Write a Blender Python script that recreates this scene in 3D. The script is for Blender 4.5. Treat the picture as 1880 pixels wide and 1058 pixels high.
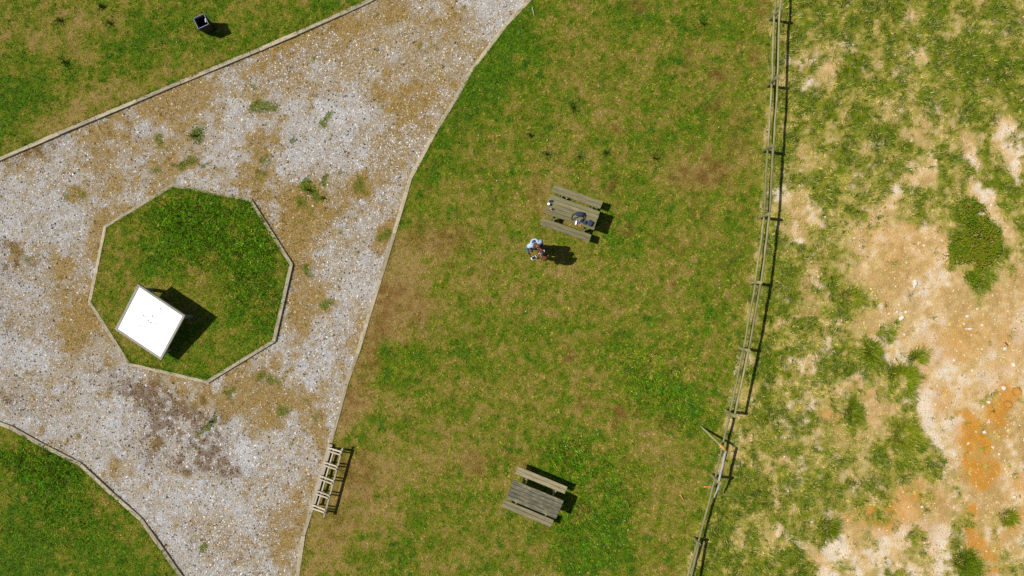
import bpy, bmesh, math, random
import numpy as np
from mathutils import Vector, Matrix

for o in list(bpy.data.objects):
    bpy.data.objects.remove(o)
SC = bpy.context.scene
COL = SC.collection
R = math.radians
random.seed(5)
RNG = np.random.default_rng(11)

# ------------------------------------------------------------------ camera
CAM_H = 21.83                     # drone height in metres
FPX = 1266.0                      # focal length in photo pixels (1880 wide)
cam_d = bpy.data.cameras.new('camera')
cam_d.sensor_width = 36.0
cam_d.lens = 36.0 * FPX / 1880.0
cam_d.clip_start = 0.1
cam_d.clip_end = 5000
cam = bpy.data.objects.new('camera', cam_d)
COL.objects.link(cam)
cam.location = (0, 0, CAM_H)
cam.rotation_euler = (0, 0, 0)    # straight down, image top = +Y
SC.camera = cam

# ------------------------------------------------------------------ light
SUN_EL = 53.5
SH = -8.0                         # direction the shadows fall (deg, world xy)
sx, sy = -math.cos(R(SH)) * math.cos(R(SUN_EL)), -math.sin(R(SH)) * math.cos(R(SUN_EL))
to_sun = Vector((sx, sy, math.sin(R(SUN_EL))))
wd = bpy.data.worlds.new('World')
SC.world = wd
wd.use_nodes = True
nt = wd.node_tree
nt.nodes.clear()
sky = nt.nodes.new('ShaderNodeTexSky')
sky.sky_type = 'NISHITA'
sky.sun_disc = False
sky.sun_elevation = R(SUN_EL)
sky.sun_rotation = math.atan2(sx, sy)
bgn = nt.nodes.new('ShaderNodeBackground')
bgn.inputs['Strength'].default_value = 0.062
out = nt.nodes.new('ShaderNodeOutputWorld')
nt.links.new(sky.outputs[0], bgn.inputs[0])
nt.links.new(bgn.outputs[0], out.inputs[0])
sl = bpy.data.lights.new('sun', 'SUN')
sl.energy = 4.9
sl.angle = R(0.53)
sl.color = (1.0, 0.955, 0.88)
so = bpy.data.objects.new('sun', sl)
COL.objects.link(so)
so.location = to_sun * 60
so.rotation_euler = to_sun.to_track_quat('Z', 'Y').to_euler()
SC.view_settings.view_transform = 'Standard'
SC.view_settings.look = 'None'
SC.view_settings.exposure = 0.38
SC.view_settings.gamma = 1.0
SC.view_settings.use_curve_mapping = False
SC.cycles.use_denoising = False      # keep the grain of grass and gravel
SC.cycles.max_bounces = 6
SC.cycles.diffuse_bounces = 3
SC.cycles.transmission_bounces = 3

# ------------------------------------------------------------------ helpers
LIT = 1.75     # sunlit white reads about this bright: divides photo colours into base colours


def lin(c):
    c = np.asarray(c, float) / 255.0
    return np.where(c <= 0.04045, c / 12.92, ((c + 0.055) / 1.055) ** 2.4)


def alb(c, g=1.0):
    return tuple(np.clip(lin(c) / LIT * g, 0.002, 0.9))


def G(px, py, z=0.0):
    """photo pixel -> world xy of the point at height z"""
    k = (CAM_H - z) / FPX
    return ((px - 940.0) * k, (529.0 - py) * k)


def tag(o, label=None, cat=None, group=None, kind=None):
    if label: o['label'] = label
    if cat: o['category'] = cat
    if group: o['group'] = group
    if kind: o['kind'] = kind
    return o


def empty(name, loc=(0, 0, 0), rz=0.0, label=None, cat=None, group=None):
    o = bpy.data.objects.new(name, None)
    COL.objects.link(o)
    o.location = loc
    o.rotation_euler = (0, 0, rz)
    o.empty_display_size = 0.1
    return tag(o, label, cat, group)


def link(name, me, mat=None, parent=None, loc=None, rot=None):
    o = bpy.data.objects.new(name, me)
    COL.objects.link(o)
    if mat is not None and not me.materials:
        me.materials.append(mat)
    if parent is not None: o.parent = parent
    if loc is not None: o.location = loc
    if rot is not None: o.rotation_euler = rot
    return o


def np_mesh(name, V, F, col=None, smooth=False):
    """mesh from numpy: V (n,3), F (m,k), col per-vertex rgb"""
    me = bpy.data.meshes.new(name)
    n, m, k = len(V), len(F), F.shape[1]
    me.vertices.add(n)
    me.vertices.foreach_set('co', np.ascontiguousarray(V, np.float32).ravel())
    me.loops.add(m * k)
    me.loops.foreach_set('vertex_index', np.ascontiguousarray(F, np.int32).ravel())
    me.polygons.add(m)
    me.polygons.foreach_set('loop_start', np.arange(0, m * k, k, dtype=np.int32))
    me.polygons.foreach_set('use_smooth', np.full(m, smooth, dtype=bool))
    me.update(calc_edges=True)
    if col is not None:
        a = me.color_attributes.new('tint', 'FLOAT_COLOR', 'POINT')
        c = np.ones((n, 4), np.float32)
        c[:, :3] = col
        a.data.foreach_set('color', c.ravel())
    return me


def bm_mesh(name, bm, smooth=False):
    me = bpy.data.meshes.new(name)
    bm.to_mesh(me)
    bm.free()
    for p in me.polygons: p.use_smooth = smooth
    return me


def box_mesh(name, sx, sy, sz, bev=0.006, warp=0.0):
    bm = bmesh.new()
    bmesh.ops.create_cube(bm, size=1)
    for v in bm.verts:
        v.co = Vector((v.co.x * sx, v.co.y * sy, v.co.z * sz))
        if warp: v.co += Vector([random.uniform(-warp, warp) for _ in range(3)])
    if bev:
        bmesh.ops.bevel(bm, geom=list(bm.edges), offset=bev, segments=1, affect='EDGES', profile=0.5)
    return bm_mesh(name, bm)


def tube_mesh(name, pts, rad, n=8, smooth=True, flat=1.0):
    """tapered tube along pts with a radius per point, capped"""
    pts = [Vector(p) for p in pts]
    if not hasattr(rad, '__len__'): rad = [rad] * len(pts)
    V, F = [], []
    up = Vector((0, 0, 1))
    for i, p in enumerate(pts):
        d = (pts[min(i + 1, len(pts) - 1)] - pts[max(i - 1, 0)]).normalized()
        a = d.cross(up)
        if a.length < 1e-3: a = d.cross(Vector((1, 0, 0)))
        a.normalize()
        b = a.cross(d).normalized()
        for k in range(n):
            t = 2 * math.pi * k / n
            V.append(p + (a * math.cos(t) + b * math.sin(t) * flat) * rad[i])
    for i in range(len(pts) - 1):
        for k in range(n):
            k2 = (k + 1) % n
            F.append((i * n + k, i * n + k2, (i + 1) * n + k2, (i + 1) * n + k))
    F.append(tuple(range(n)))
    F.append(tuple(range((len(pts) - 1) * n, len(pts) * n))[::-1])
    me = bpy.data.meshes.new(name)
    me.from_pydata([tuple(v) for v in V], [], F)
    bm = bmesh.new(); bm.from_mesh(me)
    bmesh.ops.recalc_face_normals(bm, faces=bm.faces)
    bm.to_mesh(me); bm.free()
    for p in me.polygons: p.use_smooth = smooth and len(p.vertices) == 4
    return me


def lathe_mesh(name, prof, n=16, smooth=True):
    V, F = [], []
    for (r, z) in prof:
        for k in range(n):
            t = 2 * math.pi * k / n
            V.append((r * math.cos(t), r * math.sin(t), z))
    for i in range(len(prof) - 1):
        for k in range(n):
            k2 = (k + 1) % n
            F.append((i * n + k, i * n + k2, (i + 1) * n + k2, (i + 1) * n + k))
    F.append(tuple(range(n))[::-1])
    F.append(tuple(range((len(prof) - 1) * n, len(prof) * n)))
    me = bpy.data.meshes.new(name)
    me.from_pydata(V, [], F)
    me.update()
    for p in me.polygons: p.use_smooth = smooth and len(p.vertices) == 4
    return me


# ------------------------------------------------------------------ noise
def _hash(ix, iy, seed):
    h = (ix.astype(np.int64) * 374761393 + iy.astype(np.int64) * 668265263 + seed * 2147483647 + 977) & 0xffffffff
    h = ((h ^ (h >> 13)) * 1274126177) & 0xffffffff
    h = ((h ^ (h >> 15)) * 2246822519) & 0xffffffff
    return ((h ^ (h >> 16)) & 0xffffff) / float(0x1000000)


def vn(x, y, s, seed=0):
    x = np.asarray(x) / s + 1000.0
    y = np.asarray(y) / s + 1000.0
    ix, iy = np.floor(x), np.floor(y)
    fx, fy = x - ix, y - iy
    fx = fx * fx * fx * (fx * (fx * 6 - 15) + 10)
    fy = fy * fy * fy * (fy * (fy * 6 - 15) + 10)
    a, b = _hash(ix, iy, seed), _hash(ix + 1, iy, seed)
    c, d = _hash(ix, iy + 1, seed), _hash(ix + 1, iy + 1, seed)
    return (a * (1 - fx) + b * fx) * (1 - fy) + (c * (1 - fx) + d * fx) * fy


def fbm(x, y, s, octv=4, seed=0, gain=0.55):
    t, a, n = 0.0, 1.0, 0.0
    for i in range(octv):
        # each octave turned a little so the lattice does not show
        an = 0.6 * i + seed * 0.37
        xr = x * math.cos(an) - y * math.sin(an)
        yr = x * math.sin(an) + y * math.cos(an)
        t = t + a * vn(xr, yr, s, seed * 17 + i)
        n += a
        a *= gain
        s *= 0.5
    return t / n      # about 0..1, mean 0.5


def sst(a, b, x):
    t = np.clip((x - a) / (b - a), 0, 1)
    return t * t * (3 - 2 * t)


# ------------------------------------------------------------------ plan of the place (photo pixels at ground level)
NORTH = [(-400, 460), (-250, 397), (-80, 327), (0, 294), (55, 270), (110, 246), (177, 218), (253, 186), (333, 152), (403, 123),
         (477, 92), (547, 62), (626, 27), (684, 0), (770, -42), (900, -112), (1060, -210), (1180, -300)]
EAST = [(1250, -300), (1110, -160), (1015, -50), (974, 0), (929, 47), (904, 80), (864, 133), (834, 187), (797, 247), (754, 328),
        (747, 353), (724, 430), (699, 513), (674, 593), (657, 650), (637, 706), (608, 813), (590, 876), (571, 941), (558, 983), (547, 1058),
        (535, 1160), (520, 1350)]
SOUTHW = [(-400, 690), (-200, 725), (-60, 757), (0, 777), (20, 784), (83, 819), (150, 853), (207, 906), (260, 953), (300, 1009),
          (333, 1056), (365, 1110), (430, 1240), (490, 1350)]
OCT = [(318.6, 341), (460.4, 367.6), (535.9, 486), (504, 625.7), (381, 701), (239, 668.6), (167, 555), (195.5, 416.4)]
FENCE = [(1436, -320), (1428, -205), (1420, -84), (1412, 38), (1408, 159), (1400, 278), (1394, 399.7), (1378, 519), (1357, 638), (1331, 753),
         (1305.5, 871), (1274, 987), (1240, 1104), (1203, 1222), (1165, 1340)]
LAWN_Z = 0.05


def inside(px, py, poly):
    r = np.zeros(np.shape(px), bool)
    n = len(poly)
    for i in range(n):
        x1, y1 = poly[i]
        x2, y2 = poly[(i + 1) % n]
        if y1 == y2: continue
        c = ((y1 > py) != (y2 > py)) & (px < (x2 - x1) * (py - y1) / (y2 - y1) + x1)
        r ^= c
    return r


PATH_POLY = NORTH + [(1180, -340), (1250, -340)] + EAST + [(500, 1360)] + SOUTHW[::-1]


def line_dist(px, py, pl):
    d = np.full(np.shape(px), 1e9)
    for (x1, y1), (x2, y2) in zip(pl[:-1], pl[1:]):
        dx, dy = x2 - x1, y2 - y1
        t = np.clip(((px - x1) * dx + (py - y1) * dy) / (dx * dx + dy * dy), 0, 1)
        d = np.minimum(d, np.hypot(px - x1 - t * dx, py - y1 - t * dy))
    return d


# ------------------------------------------------------------------ ground fields on a 6 cm grid
STEP = 0.06
X0, X1, Y0, Y1 = -21.0, 21.0, -13.5, 13.5
NX, NY = int((X1 - X0) / STEP) + 1, int((Y1 - Y0) / STEP) + 1
gx = X0 + np.arange(NX) * STEP
gy = Y0 + np.arange(NY) * STEP
WX, WY = np.meshgrid(gx, gy, indexing='ij')
KPX = FPX / CAM_H
PX, PY = WX * KPX + 940.0, 529.0 - WY * KPX

isoct = inside(PX, PY, OCT)
ispath = inside(PX, PY, PATH_POLY) & ~isoct
fpx = np.interp(PY, [p[1] for p in FENCE], [p[0] for p in FENCE])
fd = (PX - fpx) / KPX                      # metres east of the fence
north_y = np.interp(PX, [p[0] for p in NORTH], [p[1] for p in NORTH])
sw_y = np.interp(PX, [p[0] for p in SOUTHW], [p[1] for p in SOUTHW])
iswild = (fd > 0) & ~ispath
# 1 north-west lawn, 2 path, 3 octagon, 4 south-west lawn, 5 middle lawn, 6 wild
ZONE = np.full(PX.shape, 5)
ZONE[(PY < north_y) & (PX < 1100) & ~ispath] = 1
ZONE[(PY > sw_y) & (PX < 500) & ~ispath] = 4
ZONE[isoct] = 3
ZONE[ispath] = 2
ZONE[iswild] = 6

# ragged coordinates for the patch edges
wrp = 26
WPX = PX + (fbm(PX, PY, 90, 4, 1) - 0.5) * wrp * 2.4 + (fbm(PX, PY, 24, 3, 2) - 0.5) * 26
WPY = PY + (fbm(PX, PY, 90, 4, 3) - 0.5) * wrp * 2.4 + (fbm(PX, PY, 24, 3, 4) - 0.5) * 26
def unit(a):
    return (a - a.mean()) / a.std()


FINE = fbm(PX, PY, 13, 3, 5) - 0.5
MIDN = fbm(PX, PY, 60, 4, 6) - 0.5
BIGN = fbm(PX, PY, 220, 4, 7) - 0.5
N8 = unit(fbm(PX, PY, 10, 2, 8))        # clump-sized grain
N20 = unit(fbm(PX, PY, 26, 3, 9))


def patches(lst, soft=0.55):
    f = np.zeros(PX.shape)
    for p in lst:
        x, y, rx, ry, an, a = p
        m = max(rx, ry) * 1.6 + 40
        i0, i1 = np.searchsorted(gx, [(x - m - 940) / KPX, (x + m - 940) / KPX])
        j0, j1 = np.searchsorted(gy, [(529 - y - m) / KPX, (529 - y + m) / KPX])
        if i1 <= i0 or j1 <= j0: continue
        s = (slice(i0, i1), slice(j0, j1))
        c, sn = math.cos(R(an)), math.sin(R(an))
        dx, dy = WPX[s] - x, WPY[s] - y
        u, v = (dx * c + dy * sn) / rx, (-dx * sn + dy * c) / ry
        d = np.sqrt(u * u + v * v) + FINE[s] * 0.5
        w = 1 - sst(1 - soft, 1 + soft, d)
        f[s] += a * w
    return f


# lush: + greener, - drier  (photo pixel centre, radii, angle, amount)
LUSH = [
    # north-west lawn
    (110, 70, 95, 45, 0, -.35), (20, 30, 60, 30, 0, -.2), (215, 105, 45, 55, 0, .32), (275, 85, 45, 60, 0, .3), (60, 150, 60, 70, 20, .3), (25, 215, 45, 55, 0, .3),
    (320, 25, 70, 45, 0, .2), (500, 55, 90, 40, -20, .22), (380, 118, 60, 26, -20, -.4), (130, 225, 70, 30, -25, -.4), (215, 165, 60, 26, -25, -.32),
    (300, 140, 60, 22, -25, -.2), (250, 60, 40, 20, 0, .15), (600, 12, 60, 20, -20, .2), (15, 270, 40, 16, -20, -.1), (160, 180, 30, 40, 0, -.2),
    (30, 100, 40, 22, 0, .15), (430, 95, 40, 18, -25, .2), (340, 90, 40, 30, 0, .15), (180, 45, 60, 20, 10, -.25),
    # octagon
    (400, 425, 105, 75, 0, .22), (330, 400, 60, 40, 0, .12), (470, 520, 50, 60, 0, .14), (215, 470, 30, 70, 15, -.42), (245, 515, 55, 24, 0, -.4), (210, 590, 40, 50, 0, -.45),
    (265, 640, 70, 30, 15, -.45), (410, 640, 60, 26, -25, -.5), (325, 520, 60, 18, 0, -.3), (390, 505, 36, 14, 0, -.25), (290, 372, 34, 16, -25, -.3), (340, 560, 60, 60, 0, -.45), (255, 600, 60, 70, 0, -.4),
    (185, 545, 18, 40, 10, -.1), (515, 480, 14, 50, -20, -.3), (360, 680, 70, 14, 0, -.2), (215, 430, 22, 22, 0, -.2), (330, 655, 36, 14, 0, .15), (300, 640, 20, 12, 0, .2),
    # south-west lawn
    (85, 855, 62, 42, 20, .35), (20, 800, 30, 20, 20, -.5), (10, 840, 16, 24, 0, -.2), (200, 925, 40, 18, 43, -.5), (260, 985, 30, 16, 50, -.25), (140, 930, 50, 40, 0, .15), (110, 885, 40, 30, 0, .2),
    (60, 1000, 60, 40, 0, .1), (230, 1010, 50, 40, 0, .08), (35, 930, 20, 30, 0, -.12), (290, 1030, 30, 14, 50, -.2), (160, 1040, 50, 20, 0, -.08), (0, 1030, 30, 50, 0, .15),
    # middle lawn: green band beside the upper path edge
    (950, 40, 34, 60, 40, .42), (900, 115, 40, 70, 38, .38), (855, 190, 40, 60, 32, .42), (815, 260, 42, 60, 28, .42), (780, 325, 34, 45, 25, .3), (975, 100, 70, 60, 0, .2),
    (930, 190, 60, 60, 0, .2), (985, 200, 40, 40, 0, .18), (880, 320, 40, 34, 0, .12), (760, 385, 24, 40, 15, .2), (770, 405, 40, 26, 0, .12),
    # dry and brown by the lower path edge
    (800, 440, 70, 34, 0, -.42), (760, 470, 50, 50, 0, -.3), (690, 590, 34, 90, 18, -.42), (720, 520, 45, 45, 0, -.35), (745, 575, 50, 40, 0, -.35), (660, 700, 24, 60, 15, -.42),
    (800, 520, 60, 40, 0, -.1), (870, 400, 40, 30, 0, -.1), (640, 770, 26, 50, 15, -.35), (690, 750, 60, 30, 0, -.3), (735, 655, 50, 34, -10, .45), (700, 690, 45, 40, 0, .38), (770, 640, 30, 26, 0, .2),
    (700, 805, 28, 34, 0, .32), (645, 808, 26, 20, 0, .35), (655, 870, 50, 60, 0, -.38), (615, 960, 50, 60, 15, -.42), (700, 930, 60, 40, 0, -.25), (740, 850, 60, 40, 0, -.2), (580, 1020, 40, 50, 0, -.32),
    (675, 895, 14, 20, 0, .25), (765, 935, 20, 22, 0, .25), (735, 1000, 36, 20, 0, .35), (690, 1020, 24, 18, 0, .25), (740, 950, 28, 22, 0, .22), (735, 845, 20, 18, 0, .2), (640, 1030, 40, 24, 0, .15),
    (830, 820, 70, 34, 10, -.22), (880, 850, 50, 30, 20, -.2), (870, 720, 40, 30, 0, -.15), (960, 760, 60, 30, 0, -.15), (815, 740, 40, 24, 0, .2), (880, 770, 36, 26, 0, .12), (900, 920, 30, 40, 0, -.15),
    # around the tables
    (1080, 930, 80, 95, 15, .4), (1050, 840, 50, 34, 20, .42), (1110, 990, 60, 55, 0, .38), (1035, 990, 50, 22, 15, .3), (1050, 1030, 90, 26, 0, .22), (960, 975, 40, 18, 10, -.1), (1075, 942, 12, 10, 0, -.4),
    (1190, 735, 70, 45, -10, .38), (1260, 770, 60, 40, 10, .42), (1195, 660, 50, 34, 0, .25), (1130, 640, 40, 30, 0, .15), (1170, 700, 36, 30, 0, .2), (1130, 770, 26, 24, 10, -.4), (1180, 830, 60, 30, 0, -.3),
    (1210, 900, 60, 60, 0, -.2), (1250, 980, 50, 60, 0, .1), (1150, 870, 40, 26, 0, .12), (1160, 930, 30, 60, 20, -.05), (1235, 870, 40, 30, 0, -.3), (1180, 1020, 60, 26, 0, -.15), (1300, 830, 24, 20, 0, -.15),
    (1060, 500, 120, 34, 0, -.1), (980, 540, 80, 24, 0, -.12), (940, 430, 70, 40, 0, -.12), (1110, 470, 60, 34, 0, .18), (1160, 400, 34, 60, 0, .2), (1010, 610, 60, 24, 0, .12), (900, 590, 70, 30, 0, .12),
    (850, 640, 60, 34, 0, .1), (1080, 620, 50, 30, 0, -.12), (1200, 520, 70, 34, 0, -.2), (1310, 575, 30, 22, 0, .35), (1230, 600, 60, 26, 0, .1), (1290, 480, 50, 30, 0, -.05), (1330, 640, 30, 40, 0, -.15),
    (990, 330, 60, 30, 0, -.18), (1000, 370, 30, 50, 0, -.2), (1040, 450, 50, 24, 20, -.2), (930, 300, 60, 30, 0, -.14),
    # upper middle lawn
    (1180, 60, 60, 50, 0, .18), (1060, 60, 50, 50, 0, -.12), (1090, 160, 60, 34, 0, -.15), (1200, 110, 34, 40, 0, -.15), (1230, 170, 40, 26, 0, .15), (1100, 230, 60, 24, 0, -.2), (1280, 40, 34, 14, 10, .35),
    (1290, 130, 40, 60, 0, -.25), (1340, 60, 34, 30, 0, .12), (1380, 40, 20, 70, 0, -.15), (1340, 120, 40, 30, 0, .12), (1250, 320, 80, 34, 10, -.32), (1320, 290, 60, 40, 0, -.32), (1380, 240, 30, 60, 0, -.1),
    (1365, 310, 24, 16, 0, .25), (1180, 300, 40, 30, 0, .1), (1230, 265, 30, 20, 0, .15), (1050, 200, 34, 24, 0, .22), (1160, 40, 30, 20, 0, .2), (1270, 210, 36, 20, 0, .12), (1350, 400, 40, 60, 0, .08), (1350, 520, 30, 40, 0, -.1),
    # beyond the fence
    (1480, 50, 60, 40, 0, .15), (1650, 60, 110, 60, 0, .2), (1800, 80, 80, 80, 0, .22), (1820, 200, 60, 60, 0, .2), (1580, 200, 90, 40, 0, .15), (1520, 230, 60, 60, 0, .1), (1700, 170, 60, 40, 0, .18),
    (1530, 330, 60, 50, 0, .1), (1340, 930, 60, 80, 10, .3), (1420, 800, 60, 60, 0, .18), (1400, 660, 40, 60, 0, .25), (1450, 560, 40, 60, 0, .2), (1520, 700, 60, 60, 0, .25), (1330, 1040, 60, 30, 0, .2),
    (1480, 900, 60, 40, 0, .1), (1560, 640, 50, 50, 0, .25), (1460, 870, 30, 24, 0, .25), (1440, 480, 40, 40, 0, .15),
]
BARE = [
    (1800, 610, 150, 110, 0, 1.1), (1850, 760, 130, 170, 0, 1.2), (1715, 770, 55, 95, -5, 1.1), (1690, 690, 40, 50, 0, .8), (1650, 490, 85, 75, 20, 1.0), (1640, 420, 60, 50, 0, .8), (1700, 540, 70, 50, 0, .9),
    (1560, 560, 60, 60, 0, .6), (1490, 520, 50, 40, 0, .45), (1600, 610, 60, 50, 0, .7), (1620, 990, 90, 50, -20, .95), (1700, 960, 60, 80, 10, .8), (1820, 960, 80, 120, 0, 1.0), (1740, 900, 50, 50, 0, .8), (1600, 1050, 90, 40, 0, .8),
    (1500, 115, 50, 30, 20, .95), (1560, 100, 44, 34, 0, .6), (1470, 70, 60, 20, 0, .25), (1540, 30, 60, 24, 0, .4), (1580, 180, 30, 24, 0, .35), (1690, 290, 13, 70, 4, .8), (1660, 340, 36, 50, 10, .9), (1765, 275, 26, 34, 0, .9),
    (1800, 330, 22, 60, -22, .95), (1860, 260, 24, 70, -22, .8), (1840, 400, 30, 60, -22, .95), (1870, 320, 16, 40, 0, .6), (1460, 395, 40, 30, 15, .65), (1490, 440, 50, 26, 20, .55), (1560, 430, 30, 24, 0, .35), (1610, 370, 34, 26, 0, .6),
    (1440, 560, 24, 30, 0, .4), (1480, 570, 24, 20, 0, .4), (1530, 740, 36, 36, 0, .6), (1600, 720, 60, 30, 0, .6), (1570, 690, 16, 60, -20, .6), (1610, 770, 34, 30, 0, .6), (1400, 850, 36, 26, 0, .4), (1440, 855, 20, 24, 0, .5), (1580, 900, 14, 24, 30, .9), (1610, 900, 50, 40, 0, .35),
    (1400, 960, 30, 24, 0, .4), (1430, 1000, 50, 24, 0, .4), (1520, 1010, 40, 30, 0, .5), (1500, 960, 40, 20, 0, .35), (1560, 960, 50, 40, 0, .6), (1470, 300, 34, 34, 0, .3), (1500, 640, 40, 34, 0, .4), (1420, 720, 40, 20, 0, .3), (1480, 660, 30, 24, 0, .45),
    (1560, 800, 40, 60, 0, .35), (1660, 640, 40, 30, 0, .5), (1740, 130, 24, 24, 0, .4), (1690, 30, 30, 14, 0, .3), (1650, 100, 30, 20, 0, .3), (1640, 150, 24, 14, 0, .35), (1700, 180, 50, 16, 0, .3), (1730, 460, 26, 50, 0, .8), (1860, 500, 50, 60, 0, 1.0), (1600, 500, 40, 60, 0, .5), (1740, 1040, 40, 30, 0, .6),
    (1880, 880, 40, 100, 0, .8),
]
UNBARE = [   # grass that stands in the bare soil
    (1728, 300, 17, 66, -6, 1.0), (1835, 320, 24, 90, -24, 1.0), (1875, 390, 20, 60, -20, .8), (1672, 385, 30, 34, 0, .9), (1770, 400, 40, 60, -25, 1.0), (1790, 450, 50, 45, 0, 1.1), (1795, 505, 16, 18, 0, .8),
    (1545, 545, 26, 34, 30, .7), (1590, 560, 20, 30, 20, .7), (1570, 500, 18, 40, 0, .6), (1640, 545, 12, 22, -30, .7), (1640, 600, 16, 16, 0, .7), (1675, 665, 24, 14, -30, .9), (1600, 645, 24, 24, 30, .8), (1655, 700, 34, 28, 0, 1.0), (1560, 660, 26, 44, -20, .7), (1660, 795, 36, 38, 0, .9),
    (1560, 760, 22, 30, 0, .8), (1620, 720, 14, 16, 0, .4), (1740, 900, 20, 24, -20, .7), (1760, 950, 12, 40, -10, .6), (1770, 1032, 30, 24, 0, 1.0), (1848, 950, 16, 24, -15, .9), (1680, 850, 60, 30, 20, .6), (1720, 880, 30, 20, 30, .6), (1600, 1000, 14, 26, 0, .6), (1690, 1000, 14, 30, 0, .5),
    (1525, 975, 26, 24, 0, .6), (1860, 1000, 14, 12, 0, .5), (1560, 1040, 20, 14, 0, .5), (1710, 940, 16, 14, 0, .5), (1480, 130, 20, 14, 0, .3), (1870, 470, 24, 24, 0, .2), (1535, 120, 14, 16, 0, .5), (1560, 130, 20, 24, 0, .5),
]
ORANGE = [
    (1787, 815, 36, 48, -12, 1.3), (1800, 860, 26, 30, 0, .9), (1770, 770, 12, 20, 0, .6), (1835, 770, 24, 30, 0, .6), (1855, 735, 20, 24, 0, .9), (1805, 1000, 20, 60, -8, .9), (1860, 880, 22, 20, 0, .5), (1790, 935, 12, 16, 30, .8),
    (1875, 960, 14, 20, 0, .7), (1840, 1020, 12, 40, 0, .7), (1650, 935, 60, 36, -20, .55), (1600, 950, 50, 30, 0, .4), (1700, 990, 30, 40, 0, .4), (1525, 765, 30, 24, 0, .45), (1600, 720, 40, 16, 0, .35), (1730, 640, 40, 30, -20, .35), (1800, 630, 60, 20, -10, .28),
    (1860, 620, 30, 50, 0, .25), (1720, 740, 14, 24, 0, .45), (1680, 690, 12, 34, 0, .5), (1620, 420, 50, 20, 0, .2), (1830, 690, 40, 30, 0, .3), (1770, 600, 50, 20, 0, .2), (1770, 720, 60, 16, 0, .2), (1680, 460, 60, 40, 0, .16), (1510, 1020, 14, 20, 0, .4),
]
REDSOIL = [   # pinkish earth showing in the mown lawn
    (1045, 655, 10, 9, 0, .9), (1122, 765, 14, 12, 0, .7), (1130, 240, 16, 8, 0, .5), (1240, 545, 9, 7, 0, .8), (1172, 22, 14, 12, 0, .4), (1395, 20, 14, 20, 0, .5), (1385, 118, 16, 12, 0, .5), (1310, 150, 16, 14, 0, .5), (1300, 200, 20, 10, 0, .4), (1265, 100, 10, 26, 10, .4),
    (1260, 330, 50, 18, 0, .35), (1310, 310, 34, 26, 0, .4), (1350, 250, 30, 24, 0, .25), (1135, 345, 12, 20, 0, .5), (1145, 436, 16, 10, -30, .5), (1060, 735, 18, 14, 0, .35), (800, 440, 55, 28, 0, .35), (740, 560, 40, 40, 0, .35), (690, 600, 24, 70, 15, .4), (655, 720, 20, 40, 15, .4),
    (650, 870, 40, 50, 15, .4), (610, 950, 34, 40, 10, .25), (1065, 928, 10, 10, 0, .5), (1000, 980, 10, 10, 0, .35), (870, 850, 30, 16, 0, .25), (965, 845, 16, 10, 0, .4), (1160, 770, 14, 10, 0, .4), (1225, 790, 30, 14, 0, .3), (1285, 390, 20, 14, 0, .3), (980, 345, 14, 26, 0, .3), (990, 380, 10, 20, 0, .35),
    (1130, 115, 10, 8, 0, .3), (1240, 455, 14, 10, 0, .3), (900, 850, 30, 12, 0, .2), (1330, 470, 14, 20, 0, .2),
]
YELLOW = [(735, 655, 50, 34, -10, .8), (700, 690, 40, 34, 0, .7), (1190, 690, 40, 30, 0, .35), (660, 690, 20, 20, 0, .5), (100, 130, 60, 40, 0, .2), (1100, 500, 120, 40, 0, .2), (820, 320, 40, 30, 0, .2), (1250, 990, 60, 40, 0, .3)]
CLOVER = [(85, 855, 62, 42, 20, .9), (400, 425, 110, 75, 0, .9), (460, 520, 60, 70, 0, .7), (1080, 930, 80, 100, 15, .5), (1195, 700, 70, 60, 0, .5), (330, 400, 60, 40, 0, .5), (1250, 770, 60, 40, 0, .4), (1050, 840, 40, 30, 0, .6), (140, 930, 90, 60, 0, .4)]
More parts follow.
